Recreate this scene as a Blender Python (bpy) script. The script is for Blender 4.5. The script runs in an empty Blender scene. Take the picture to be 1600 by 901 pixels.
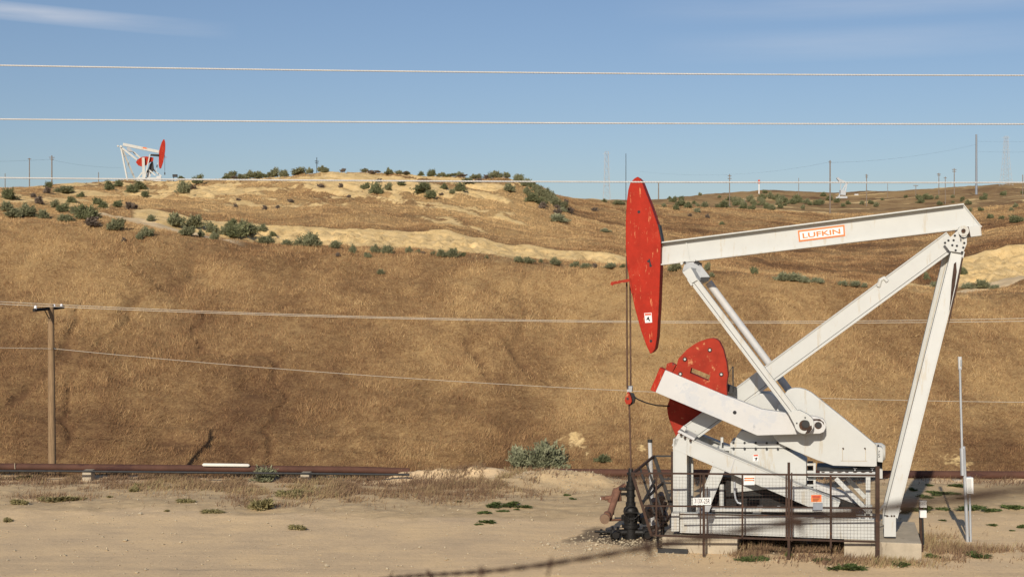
import bpy, bmesh, math, random
import numpy as np
from mathutils import Vector, Matrix
R = math.radians
sc = bpy.context.scene
COL = sc.collection
# ------------------------------------------------------------------ camera, sky, sun, exposure
F, CX, CY, H = 2222.0, 800.0, 450.5, 6.3          # focal length in pixels of a 1600 px wide frame, eye height
cam_d = bpy.data.cameras.new('camera'); cam = bpy.data.objects.new('camera', cam_d); COL.objects.link(cam)
cam.location = (0, 0, H); cam.rotation_euler = (R(90), 0, 0)
cam_d.sensor_width = 36; cam_d.lens = 36*F/1600; cam_d.clip_start = 0.05; cam_d.clip_end = 9000
cam_d.dof.use_dof = True; cam_d.dof.focus_distance = 36; cam_d.dof.aperture_fstop = 8
sc.camera = cam
SUN_EL, SUN_AZ = 25.0, 14.0                        # sun behind the camera's left shoulder
world = bpy.data.worlds.new('World'); sc.world = world; world.use_nodes = True
wn = world.node_tree.nodes; wl = world.node_tree.links
bg = wn['Background']; bg.inputs[1].default_value = 0.077
sky = wn.new('ShaderNodeTexSky'); sky.sky_type = 'NISHITA'; sky.sun_disc = False
sky.sun_elevation = R(SUN_EL); sky.sun_rotation = R(180+SUN_AZ); sky.altitude = 0
sky.air_density = 1.0; sky.dust_density = 0.8; sky.ozone_density = 3.2
def cloud_nodes():
    tc = wn.new('ShaderNodeTexCoord')
    sep = wn.new('ShaderNodeSeparateXYZ'); wl.new(tc.outputs['Generated'], sep.inputs[0])
    mp = wn.new('ShaderNodeMapping'); mp.inputs['Scale'].default_value = (5, 5, 62); wl.new(tc.outputs['Generated'], mp.inputs[0])
    mp.inputs['Rotation'].default_value = (0, R(2.2), 0)
    nz = wn.new('ShaderNodeTexNoise'); nz.inputs['Scale'].default_value = 1.0; nz.inputs['Detail'].default_value = 6; nz.inputs['Roughness'].default_value = 0.55
    wl.new(mp.outputs[0], nz.inputs[0])
    def math_(op, a, b=None):
        m = wn.new('ShaderNodeMath'); m.operation = op
        for i, v in enumerate((a, b)):
            if v is None: continue
            if isinstance(v, (int, float)): m.inputs[i].default_value = v
            else: wl.new(v, m.inputs[i])
        return m.outputs[0]
    def band(sock, c, w):
        d = math_('ABSOLUTE', math_('SUBTRACT', sock, c)); d = math_('DIVIDE', d, w)
        mx = math_('MAXIMUM', math_('SUBTRACT', 1.0, d), 0.0)
        return math_('MULTIPLY', mx, math_('SUBTRACT', 2.0, mx))
    zt = math_('ADD', sep.outputs[2], math_('MULTIPLY', sep.outputs[0], 0.045))
    a = math_('MULTIPLY', band(sep.outputs[0], -0.35, 0.165), band(zt, 0.166, 0.0065))
    b = math_('MULTIPLY', band(sep.outputs[0], 0.27, 0.2), band(sep.outputs[2], 0.193, 0.013))
    c = math_('MULTIPLY', band(sep.outputs[0], 0.24, 0.15), band(sep.outputs[2], 0.165, 0.012))
    s = math_('ADD', math_('MULTIPLY', a, .8), math_('ADD', math_('MULTIPLY', b, 0.28), math_('MULTIPLY', c, 0.2)))
    n = math_('MAXIMUM', math_('SUBTRACT', nz.outputs[0], 0.30), 0.0)
    f = math_('MINIMUM', math_('MULTIPLY', math_('MULTIPLY', s, n), 1.9), 0.6)
    mix = wn.new('ShaderNodeMixRGB'); wl.new(f, mix.inputs[0])
    hs = wn.new('ShaderNodeMixRGB'); hs.blend_type = 'MULTIPLY'; hs.inputs[0].default_value = 1.0; hs.inputs[2].default_value = (1.0, .955, 1.0, 1)
    wl.new(sky.outputs[0], hs.inputs[1])
    wl.new(hs.outputs[0], mix.inputs[1]); mix.inputs[2].default_value = (9.0, 8.9, 9.2, 1)
    wl.new(mix.outputs[0], bg.inputs[0])
cloud_nodes()
sd = bpy.data.lights.new('sun', 'SUN'); sun = bpy.data.objects.new('sun', sd); COL.objects.link(sun)
sd.energy = 3.9; sd.angle = R(0.53); sd.color = (1.0, 0.915, 0.785)
SUND = Vector((math.sin(R(SUN_AZ))*math.cos(R(SUN_EL)), math.cos(R(SUN_AZ))*math.cos(R(SUN_EL)), -math.sin(R(SUN_EL))))
sun.rotation_euler = SUND.to_track_quat('-Z', 'Y').to_euler(); sun.location = (-20, -60, 40)
sc.view_settings.view_transform = 'Standard'; sc.view_settings.look = 'None'
sc.view_settings.gamma = 1; sc.view_settings.exposure = 0.15
sc.cycles.max_bounces = 5; sc.cycles.diffuse_bounces = 3
rng = np.random.default_rng(7); random.seed(7)

# ------------------------------------------------------------------ materials
def mat(name, col, rough=0.6, metal=0.0, var=0.12, scale=6.0, spots=None, bump=0.0, bscale=60.0, stretch=(1, 1, 1), spec=0.3):
    """principled paint / metal / wood: base colour broken by noise, spots = (colour, threshold, scale)"""
    m = bpy.data.materials.new(name); m.use_nodes = True
    n = m.node_tree.nodes; l = m.node_tree.links; b = n['Principled BSDF']
    b.inputs['Roughness'].default_value = rough; b.inputs['Metallic'].default_value = metal
    b.inputs['Specular IOR Level'].default_value = spec
    tc = n.new('ShaderNodeTexCoord'); mp = n.new('ShaderNodeMapping'); mp.inputs['Scale'].default_value = stretch
    l.new(tc.outputs['Object'], mp.inputs[0])
    nz = n.new('ShaderNodeTexNoise'); nz.inputs['Scale'].default_value = scale; nz.inputs['Detail'].default_value = 5
    nz.inputs['Roughness'].default_value = 0.65
    l.new(mp.outputs[0], nz.inputs['Vector'])
    rp = n.new('ShaderNodeValToRGB'); l.new(nz.outputs[0], rp.inputs[0])
    lo = tuple(c*(1-var) for c in col); hi = tuple(min(1, c*(1+var)) for c in col)
    rp.color_ramp.elements[0].position = 0.3; rp.color_ramp.elements[0].color = (*lo, 1)
    rp.color_ramp.elements[1].position = 0.7; rp.color_ramp.elements[1].color = (*hi, 1)
    out = rp.outputs[0]
    if spots:
        for sp in (spots if isinstance(spots, list) else [spots]):
            scol, th, ssc = sp[:3]
            mp2 = n.new('ShaderNodeMapping'); mp2.inputs['Scale'].default_value = sp[3] if len(sp) > 3 else (1, 1, 1)
            mp2.inputs['Location'].default_value = (ssc*.37, 3.1, ssc)
            l.new(tc.outputs['Object'], mp2.inputs[0])
            n2 = n.new('ShaderNodeTexNoise'); n2.inputs['Scale'].default_value = ssc; n2.inputs['Detail'].default_value = 7
            n2.inputs['Roughness'].default_value = 0.7
            l.new(mp2.outputs[0], n2.inputs['Vector'])
            r2 = n.new('ShaderNodeValToRGB'); l.new(n2.outputs[0], r2.inputs[0])
            r2.color_ramp.elements[0].position = th; r2.color_ramp.elements[0].color = (0, 0, 0, 1)
            r2.color_ramp.elements[1].position = th+0.05; r2.color_ramp.elements[1].color = (1, 1, 1, 1)
            mx = n.new('ShaderNodeMixRGB'); l.new(r2.outputs[0], mx.inputs[0]); l.new(out, mx.inputs[1]); mx.inputs[2].default_value = (*scol, 1)
            out = mx.outputs[0]
    l.new(out, b.inputs['Base Color'])
    if bump:
        n3 = n.new('ShaderNodeTexNoise'); n3.inputs['Scale'].default_value = bscale; n3.inputs['Detail'].default_value = 4
        l.new(mp.outputs[0], n3.inputs['Vector'])
        bp = n.new('ShaderNodeBump'); bp.inputs['Strength'].default_value = bump; bp.inputs['Distance'].default_value = 0.02
        l.new(n3.outputs[0], bp.inputs['Height']); l.new(bp.outputs[0], b.inputs['Normal'])
    return m
RUSTC = (0.16, 0.07, 0.03)
M = {}
M['white'] = mat('white_paint', (0.505, 0.508, 0.48), 0.5, var=0.035, scale=2.2, spots=[((0.47, 0.44, 0.375), 0.57, 3.2, (1.6, 1, .25)), ((0.44, 0.36, 0.26), 0.66, 7.0, (1.8, 1, .16)), ((0.27, 0.14, 0.065), 0.685, 13.0)], bump=0.05, bscale=9)
M['white_worn'] = mat('worn_white_paint', (0.53, 0.525, 0.51), 0.45, var=0.05, scale=2.0, spots=[((0.48, 0.49, 0.50), 0.53, 2.4), ((0.37, 0.38, 0.39), 0.62, 3.2)])
M['red'] = mat('red_paint', (0.345, 0.024, 0.011), 0.65, spec=.12, var=0.16, scale=3.5, spots=[((0.39, 0.042, 0.02), 0.55, 1.6, (1, 1, .5)), ((0.55, 0.2, 0.09), 0.61, 11.0, (1.2, 1, .22)), ((0.66, 0.38, 0.22), 0.66, 24.0, (1.3, 1, .3)), ((0.15, 0.035, 0.022), 0.68, 8.0)], bump=0.08, bscale=14)
M['red_worn'] = mat('faded_red_paint', (0.30, 0.03, 0.015), 0.65, spec=.12, var=0.2, scale=3.0, spots=[((0.48, 0.2, 0.09), 0.6, 5.0), ((0.12, 0.05, 0.04), 0.66, 8.0)], bump=0.1, bscale=14)
M['rust'] = mat('rusty_steel', (0.052, 0.03, 0.021), 0.85, var=0.35, scale=5, spots=((0.11, 0.05, 0.026), 0.6, 9.0), bump=0.2, bscale=40)
M['pipe_rust'] = mat('rusty_pipe_steel', (0.088, 0.040, 0.026), 0.8, var=0.3, scale=1.2, spots=((0.06, 0.025, 0.02), 0.56, 2.5, (.25, 1, 1)), bump=0.15, bscale=20)
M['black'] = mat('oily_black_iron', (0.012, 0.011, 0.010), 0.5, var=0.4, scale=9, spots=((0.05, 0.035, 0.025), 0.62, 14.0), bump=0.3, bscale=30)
M['dark'] = mat('dark_steel', (0.03, 0.03, 0.03), 0.6, var=0.3)
M['grey'] = mat('grey_steel', (0.33, 0.34, 0.35), 0.5, metal=0.3, var=0.15)
M['galv'] = mat('galvanised_steel', (0.45, 0.47, 0.49), 0.45, metal=0.4, var=0.15, stretch=(1, 1, .2))
M['cable'] = mat('wire_rope', (0.10, 0.055, 0.035), 0.7, var=0.3)
M['alu'] = mat('aluminium_wire', (0.5, 0.49, 0.47), 0.5, metal=0.15, var=0.08)
M['wire_far'] = mat('weathered_wire', (0.48, 0.42, 0.34), 0.6, var=0.1)
M['wood'] = mat('weathered_pole_wood', (0.27, 0.175, 0.095), 0.9, var=0.35, scale=5, stretch=(6, 6, .35), bump=0.4, bscale=12)
M['wood_dark'] = mat('dark_creosote_wood', (0.022, 0.02, 0.018), 0.9, var=0.3)
M['wood_far'] = mat('far_pole_wood', (0.21, 0.17, 0.135), 0.9, var=0.2)
M['steel_far'] = mat('far_steel', (0.42, 0.44, 0.46), 0.6, var=0.1)
M['steel_dark'] = mat('dull_steel_pole', (0.22, 0.245, 0.28), 0.6, var=0.1)
M['porcelain'] = mat('white_porcelain', (0.75, 0.75, 0.77), 0.25, var=0.03)
M['concrete'] = mat('concrete', (0.42, 0.355, 0.26), 0.9, var=0.16, scale=3, spots=[((0.27, 0.22, 0.16), 0.6, 4.0, (1, 1, .35)), ((0.5, 0.45, 0.37), 0.66, 12.0)], bump=0.3, bscale=25)
M['sign_white'] = mat('white_sign', (0.72, 0.71, 0.69), 0.4, var=0.03)
M['sign_orange'] = mat('orange_sign_paint', (0.70, 0.19, 0.05), 0.5, var=0.06)
M['sign_red'] = mat('red_sign_paint', (0.60, 0.10, 0.05), 0.5, var=0.1)
M['ink'] = mat('black_ink', (0.015, 0.015, 0.018), 0.6, var=0.1)
M['stone'] = mat('pale_stone', (0.42, 0.35, 0.24), 0.95, var=0.25, scale=8)
M['fresh_white'] = mat('chalky_white_coating', (0.72, 0.69, 0.6), 0.6, var=0.06)

# ------------------------------------------------------------------ mesh helpers
class MB:
    """collects faces of several materials and links them as one mesh object"""
    def __init__(s): s.v = []; s.f = []; s.mi = []; s.mats = []; s.sm = []
    def _m(s, m):
        if m not in s.mats: s.mats.append(m)
        return s.mats.index(m)
    def add(s, vs, fs, m, smooth=False):
        o = len(s.v); s.v += [tuple(p) for p in vs]; k = s._m(m)
        for f in fs: s.f.append(tuple(i+o for i in f)); s.mi.append(k); s.sm.append(smooth)
    def prism(s, front, back, m):
        n = len(front)
        fs = [tuple(range(n)), tuple(range(2*n-1, n-1, -1))]
        fs += [(i, i+n, (i+1) % n+n, (i+1) % n) for i in range(n)]
        s.add(list(front)+list(back), fs, m)
    def box(s, a, b, m):
        x0, y0, z0 = (min(a[i], b[i]) for i in range(3)); x1, y1, z1 = (max(a[i], b[i]) for i in range(3))
        vs = [(x0, y0, z0), (x1, y0, z0), (x1, y1, z0), (x0, y1, z0), (x0, y0, z1), (x1, y0, z1), (x1, y1, z1), (x0, y1, z1)]
        s.add(vs, [(0, 3, 2, 1), (4, 5, 6, 7), (0, 1, 5, 4), (1, 2, 6, 5), (2, 3, 7, 6), (3, 0, 4, 7)], m)
    def bar(s, p0, p1, w, h, m, up=(0, 0, 1)):
        """rectangular bar from p0 to p1; w along the side axis, h along the up-ish axis"""
        p0 = Vector(p0); p1 = Vector(p1); d = (p1-p0).normalized(); up = Vector(up)
        if abs(d.dot(up)) > .99: up = Vector((0, 1, 0))
        side = d.cross(up).normalized(); u = side.cross(d)
        q = [(-.5, -.5), (.5, -.5), (.5, .5), (-.5, .5)]
        s.prism([p0+side*w*a+u*h*b for a, b in q], [p1+side*w*a+u*h*b for a, b in q], m)
    def ibeam(s, p0, p1, depth, height, m, tf=.03, tw=.03, T=(0, 1, 0)):
        """I section whose web is normal to T: flange width = depth along T"""
        p0 = Vector(p0); p1 = Vector(p1); d = (p1-p0).normalized(); T = Vector(T); T = (T-d*T.dot(d)).normalized(); u = T.cross(d)
        def rect(a, b, w, h): s.prism([a+T*w*i+u*h*j for i, j in ((-.5, -.5), (.5, -.5), (.5, .5), (-.5, .5))], [b+T*w*i+u*h*j for i, j in ((-.5, -.5), (.5, -.5), (.5, .5), (-.5, .5))], m)
        rect(p0, p1, tw, height-2*tf-.002)
        for k in (-1, 1):
            o = u*(k*(height-tf)/2); rect(p0+o, p1+o, depth, tf)
    def boxbeam(s, p0, p1, depth, height, m, T=(0, 1, 0), lip=.018, lines=((.5, .022), (-.5, .022)), seam=None):
        """closed box member: a body with thin flange edges standing slightly proud along its long sides"""
        p0 = Vector(p0); p1 = Vector(p1); d = (p1-p0).normalized(); T = Vector(T); T = (T-d*T.dot(d)).normalized(); u = T.cross(d)
        def rect(w, h, off): s.prism([p0+off+T*w*i+u*h*j for i, j in ((-.5, -.5), (.5, -.5), (.5, .5), (-.5, .5))], [p1+off+T*w*i+u*h*j for i, j in ((-.5, -.5), (.5, -.5), (.5, .5), (-.5, .5))], m)
        rect(depth-2*lip, height-.05, Vector((0, 0, 0)))
        for k in (-1, 1): rect(depth, .024, u*(k*(height-.024)/2))
        if seam:
            for a, mm in seam:
                s.prism([p0+u*(height*a+h)+T*w for w, h in ((-depth/2+lip-.002, -.006), (-depth/2+lip+.01, -.006), (-depth/2+lip+.01, .006), (-depth/2+lip-.002, .006))], [p1+u*(height*a+h)+T*w for w, h in ((-depth/2+lip-.002, -.006), (-depth/2+lip+.01, -.006), (-depth/2+lip+.01, .006), (-depth/2+lip-.002, .006))], mm)
    def tube(s, pts, r, m, n=8, cap=True):
        pts = [Vector(p) for p in pts]; rs = r if isinstance(r, (list, tuple)) else [r]*len(pts)
        vs = []; fs = []; ref = None
        for i, p in enumerate(pts):
            d = (pts[min(i+1, len(pts)-1)]-pts[max(i-1, 0)]).normalized()
            if ref is None: ref = Vector((0, 0, 1)) if abs(d.z) < .9 else Vector((0, 1, 0))
            a = d.cross(ref).normalized(); b = a.cross(d); ref = b
            for k in range(n):
                t = 2*math.pi*k/n; vs.append(p+(a*math.cos(t)+b*math.sin(t))*rs[i])
        for i in range(len(pts)-1):
            for k in range(n): fs.append((i*n+k, i*n+(k+1) % n, (i+1)*n+(k+1) % n, (i+1)*n+k))
        s.add(vs, fs, m, True)
        if cap:
            s.add(vs[:n], [tuple(range(n))[::-1]], m); s.add(vs[-n:], [tuple(range(n))], m)
    def clusters(s, gap=.012):
        """groups of faces that touch (or nearly): each is a piece of its own"""
        par = list(range(len(s.v)))
        def fd(i):
            while par[i] != i: par[i] = par[par[i]]; i = par[i]
            return i
        for f in s.f:
            for i in f[1:]: par[fd(i)] = fd(f[0])
        box = {}
        for i, p in enumerate(s.v):
            b = box.setdefault(fd(i), [list(p), list(p)])
            for k in range(3): b[0][k] = min(b[0][k], p[k]); b[1][k] = max(b[1][k], p[k])
        keys = list(box); cp = {k: k for k in keys}
        def fc(k):
            while cp[k] != k: k = cp[k]
            return k
        for a in range(len(keys)):
            for b in range(a):
                A, B = box[keys[a]], box[keys[b]]
                if all(A[0][k]-gap < B[1][k] and B[0][k]-gap < A[1][k] for k in range(3)): cp[fc(keys[a])] = fc(keys[b])
        out = {}
        for n, f in enumerate(s.f): out.setdefault(fc(fd(f[0])), []).append(n)
        return list(out.values())
    def build(s, name, parent=None, bevel=0.0):
        if parent and len(s.f) < 1500 and name not in ('bracing', 'mesh_panel', 'stem'):
            cl = s.clusters()
            if len(cl) > 1:
                res = []
                for faces in cl:
                    q = MB(); used = sorted({i for n in faces for i in s.f[n]}); mp = {i: k for k, i in enumerate(used)}
                    q.v = [s.v[i] for i in used]; q.f = [tuple(mp[i] for i in s.f[n]) for n in faces]; q.sm = [s.sm[n] for n in faces]
                    q.mi = [q._m(s.mats[s.mi[n]]) for n in faces]; res.append(q._build(name, parent, bevel))
                return res[0]
        return s._build(name, parent, bevel)
    def _build(s, name, parent=None, bevel=0.0):
        me = bpy.data.meshes.new(name); me.from_pydata(s.v, [], s.f)
        for m in s.mats: me.materials.append(m)
        me.polygons.foreach_set('material_index', s.mi); me.polygons.foreach_set('use_smooth', s.sm)
        bm = bmesh.new(); bm.from_mesh(me); bmesh.ops.recalc_face_normals(bm, faces=bm.faces); bm.to_mesh(me); bm.free()
        o = bpy.data.objects.new(name, me); COL.objects.link(o)
        if parent: o.parent = parent
        if bevel:
            b = o.modifiers.new('bevel', 'BEVEL'); b.width = bevel; b.segments = 2; b.limit_method = 'ANGLE'
        return o
def tag(o, label=None, cat=None, group=None, kind=None):
    if label: o['label'] = label
    if cat: o['category'] = cat
    if group: o['group'] = group
    if kind: o['kind'] = kind
    return o
def empty(name, loc, label, cat, group=None, rz=0):
    o = bpy.data.objects.new(name, None); COL.objects.link(o); o.location = loc; o.rotation_euler.z = rz
    o.empty_display_size = .3
    return tag(o, label, cat, group)
def np_mesh(name, V, Fc, mats, attrs=None, smooth=False, colors=None):
    me = bpy.data.meshes.new(name); k = Fc.shape[1]
    me.vertices.add(len(V)); me.vertices.foreach_set('co', V.astype(np.float32).ravel())
    me.loops.add(Fc.size); me.loops.foreach_set('vertex_index', Fc.astype(np.int32).ravel())
    me.polygons.add(len(Fc)); me.polygons.foreach_set('loop_start', np.arange(0, Fc.size, k, dtype=np.int32))
    me.polygons.foreach_set('loop_total', np.full(len(Fc), k, dtype=np.int32))
    me.polygons.foreach_set('use_smooth', np.full(len(Fc), smooth))
    for m in mats: me.materials.append(m)
    me.update(calc_edges=True)
    for nm, a in (attrs or {}).items():
        at = me.attributes.new(nm, 'FLOAT', 'POINT'); at.data.foreach_set('value', a.astype(np.float32))
    for nm, a in (colors or {}).items():
        at = me.attributes.new(nm, 'FLOAT_COLOR', 'POINT'); at.data.foreach_set('color', a.astype(np.float32).ravel())
    o = bpy.data.objects.new(name, me); COL.objects.link(o); return o
def at(px, py, d): return Vector(((px-CX)*d/F, d, H-(py-CY)*d/F))     # a point seen at a place in the photo, at its true distance
def text_mesh(mb, s, origin, ux, uz, width, height, m, n=None):
    """lettering as faces laid on a plane: origin = lower left, ux right, uz up"""
    cu = bpy.data.curves.new('lettering', 'FONT'); cu.body = s; cu.resolution_u = 3; cu.offset = n or 0
    o = bpy.data.objects.new('lettering', cu); COL.objects.link(o)
    dg = bpy.context.evaluated_depsgraph_get(); me = bpy.data.meshes.new_from_object(o.evaluated_get(dg))
    P = [v.co.copy() for v in me.vertices]; xs = [p.x for p in P]; ys = [p.y for p in P]
    sx = width/(max(xs)-min(xs)); sy = height/(max(ys)-min(ys)); x0, y0 = min(xs), min(ys)
    mb.add([Vector(origin)+Vector(ux)*((p.x-x0)*sx)+Vector(uz)*((p.y-y0)*sy) for p in P], [tuple(f.vertices) for f in me.polygons], m)
    bpy.data.objects.remove(o); bpy.data.curves.remove(cu); bpy.data.meshes.remove(me)

# ------------------------------------------------------------------ noise
def vnoise(x, y, seed):
    xi = np.floor(x).astype(np.int64); yi = np.floor(y).astype(np.int64); fx = x-xi; fy = y-yi
    fx = fx*fx*(3-2*fx); fy = fy*fy*(3-2*fy)
    def h(a, b):
        n = (a*374761393+b*668265263+seed*982451653) & 0x7fffffff
        n = ((n ^ (n >> 13))*1274126177) & 0x7fffffff
        n = ((n ^ (n >> 16))*1911520717) & 0x7fffffff
        return (n & 0xffff)/65535.0
    a = h(xi, yi); b = h(xi+1, yi); c = h(xi, yi+1); d = h(xi+1, yi+1)
    return (a+(b-a)*fx)*(1-fy)+(c+(d-c)*fx)*fy
def fbm(x, y, s, o=4, seed=1, rough=.5):
    t = 0; a = 1; n = 0
    for k in range(o):
        t = t+a*vnoise(x/s*2**k+17.3*k, y/s*2**k+5.7*k, seed+k*13); n += a; a *= rough
    return t/n
def sstep(a, b, x):
    t = np.clip((x-a)/(b-a), 0, 1); return t*t*(3-2*t)

# ------------------------------------------------------------------ terrain
# for each bearing: distance and apparent height of bench edge, bank foot, bank top, upper slope, crest, dip, far rise, far skyline
T_ = np.array([
 #  px   bench edge  bank foot  bank top   upper slope crest     dip       mid far    skyline
 [-500, 100, 345, 112, 325, 116, 312, 140, 300, 165, 296, 230, 300, 420, 303, 700, 304],
 [0,    95, 345, 108, 331, 112, 319, 140, 304, 170, 296, 235, 301, 420, 303, 700, 304],
 [100,  95, 351, 108, 334, 112, 323, 150, 306, 190, 291, 250, 299, 420, 303, 700, 304],
 [160,  95, 356, 108, 330, 112, 326, 156, 303, 208, 286, 265, 299, 420, 303, 700, 304],
 [200,  95, 363, 107, 340, 113, 327, 160, 301, 226, 283, 280, 296, 420, 303, 700, 304],
 [300,  95, 378, 106, 361, 112, 340, 160, 300, 206, 281, 280, 296, 420, 303, 700, 304],
 [400,  95, 385, 106, 374, 114, 348, 155, 300, 190, 276, 260, 296, 420, 305, 700, 306],
 [480,  95, 391, 105, 381, 115, 350, 150, 300, 180, 267, 250, 290, 420, 308, 700, 309],
 [540,  95, 394, 105, 384, 116, 351, 150, 301, 180, 266, 250, 290, 420, 309, 700, 310],
 [600,  95, 398, 105, 388, 116, 352, 150, 303, 180, 270, 250, 295, 420, 310, 700, 311],
 [700,  94, 404, 104, 395, 116, 356, 150, 312, 180, 276, 250, 300, 420, 311, 700, 312],
 [790,  93, 409, 103, 402, 115, 377, 146, 322, 178, 277, 250, 303, 420, 312, 700, 312],
 [850,  92, 412, 102, 406, 114, 384, 146, 336, 178, 294, 250, 308, 420, 312, 700, 312],
 [900,  92, 415, 102, 410, 112, 388, 150, 346, 205, 322, 280, 318, 440, 314, 700, 312],
 [950,  92, 418, 102, 413, 111, 391, 160, 352, 230, 324, 300, 320, 440, 315, 700, 313],
 [1000, 91, 421, 101, 416, 108, 405, 160, 362, 250, 324, 320, 321, 450, 314, 700, 312],
 [1100, 90, 430, 100, 426, 106, 419, 160, 372, 260, 325, 330, 320, 450, 310, 700, 303],
 [1200, 90, 440, 100, 436, 106, 429, 160, 380, 260, 329, 330, 323, 450, 312, 700, 298],
 [1300, 90, 448, 100, 445, 106, 437, 160, 385, 260, 336, 330, 328, 450, 318, 700, 304],
 [1400, 90, 455, 102, 446, 110, 434, 150, 390, 250, 338, 330, 328, 450, 318, 700, 299],
 [1480, 90, 459, 104, 444, 116, 408, 154, 376, 250, 333, 330, 324, 450, 315, 700, 290],
 [1540, 90, 461, 106, 438, 118, 388, 160, 362, 250, 326, 330, 318, 450, 311, 700, 285],
 [1600, 90, 463, 106, 432, 118, 381, 160, 352, 250, 320, 330, 313, 450, 306, 700, 281],
 [2200, 90, 465, 106, 430, 118, 378, 160, 345, 250, 316, 330, 310, 450, 303, 700, 276]], float)
def layers(px):
    # edge of the pad, the ravine behind it (foot of the utility pole), then the hill
    D = [np.full_like(px, 48.4), np.full_like(px, 54.0), np.full_like(px, 61.0), np.full_like(px, 75.0)]; Z = [np.full_like(px, 0.05), np.full_like(px, -5.6), np.full_like(px, -5.4), None]
    for k in range(8):
        d = np.interp(px, T_[:, 0], T_[:, 1+2*k]); py = np.interp(px, T_[:, 0], T_[:, 2+2*k])
        D.append(d); Z.append(H+(CY-py)*d/F)
    Z[3] = -5.4+(Z[4]+5.4)*0.42
    return D, Z
def base_h(x, y):
    yy = np.maximum(y, 22.0); px = CX+F*x/yy
    D, Z = layers(px)
    z = np.where(y < 25, 4.6*(1-sstep(2.0, 25.0, y)), 0.0)
    z = np.where(y <= 3, 4.6, np.where(y < 25, 4.6*(25-y)/22.0, 0.0))
    z = np.where(y <= 6, 4.6*(25-np.maximum(y, 3))/22.0, z)
    for k in range(len(D)-1):
        t = (y-D[k])/(D[k+1]-D[k]); m = (t >= 0) & (t < 1); z = np.where(m, Z[k]+(Z[k+1]-Z[k])*t, z)
    end = y >= D[-1]; z = np.where(end, Z[-1]-(y-D[-1])*0.035, z)
    return np.maximum(z, -60)
MOUNDS = [(775, 749, 0.25, .6, 1.3), (690, 750, 0.17, .5, 1.4), (862, 751, 0.27, .8, 1.3), (905, 757, 0.30, .7, 1.1), (820, 758, 0.28, 1.0, 1.6), (930, 760, .2, .7, .8), (650, 749.5, .34, .5, .9), (735, 750, .18, .5, .8)]
def terrain_h(x, y, fine=True):
    x = np.asarray(x, float); y = np.asarray(y, float)
    z = (base_h(x, y)*2+base_h(x, y*0.988)+base_h(x, y*1.012))/4
    hill = sstep(48.5, 56, y); far = sstep(90, 240, y); px = CX+F*x/np.maximum(y, 22)
    z = z+hill*((fbm(x, y, 15, 3, 3)-.5)*1.3*(1-.3*far)+(fbm(x, y, 3.4, 3, 8)-.5)*0.62+(fbm(x, y, 1.1, 2, 21)-.5)*.24)
    z = z-.25*creases(x, y)
    z = z+far*(fbm(x, y, 32, 3, 5)-.5)*1.6
    z = z+sstep(300, 500, y)*(fbm(x, y, 80, 4, 6)-.5)*5
    # gully that runs down the slope
    gx = (px-(850+22*np.sin(y*.16)))/60; z = z-hill*(1-far)*0.8*np.exp(-gx*gx)*sstep(63, 76, y)*(1-sstep(86, 95, y))
    D, Z = layers(px); bank = sstep(-.15, .1, (y-D[5])/(D[6]-D[5]))*(1-sstep(.8, 1.1, (y-D[5])/(D[6]-D[5])))
    bank = bank*np.clip(sstep(250, 330, px)*(1-sstep(990, 1050, px))+sstep(1440, 1500, px), 0, 1)
    z = z-bank*(0.95*np.abs(fbm(x, y*.22, 1.5, 4, 31, .68)-.5)*2+.7*np.abs(fbm(x, y*.5, .6, 2, 33)-.5))
    # rills on the sandy crest
    rill = sstep(120, 150, y)*(1-sstep(200, 240, y))*sstep(150, 220, px)*(1-sstep(850, 930, px))
    z = z-rill*2.4*np.abs(fbm(x+.6*y, y*.25, 2.6, 5, 41, .66)-.5)
    pad = 1-sstep(47, 50, y)
    z = z+pad*((fbm(x, y, 6, 2, 11)-.5)*.07*sstep(25, 30, y)+(fbm(x, y, .8, 3, 12)-.5)*.035)
    edge = sstep(37.5, 41, y+2*(fbm(x, y, 4, 2, 90)-.5))*pad; z = z+edge*(fbm(x, y, 1.4, 4, 14, .6)-.35)*.20
    for (mx, my, h, ry, rx) in MOUNDS:
        d = H*F/(my-CY); X = (mx-CX)*d/F
        q = ((x-X)/rx)**2+((y-d)/ry)**2; z = z+h*.8*np.exp(-q)*(0.4+1.2*fbm(x, y, .75, 4, 19, .55))
    return z
def hit(px, py, far=False):
    """where the sight line through a place in the photo first meets the ground"""
    y = np.concatenate([np.arange(26, 260, .12), np.arange(260, 900, .5)]); x = (px-CX)*y/F
    p = CY-F*(terrain_h(x, y)-H)/y; k = np.argmax(p <= py)
    if not (p <= py).any(): k = int(np.argmin(p))
    return Vector((x[k], y[k], float(terrain_h(x[k:k+1], y[k:k+1])[0])))
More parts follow.
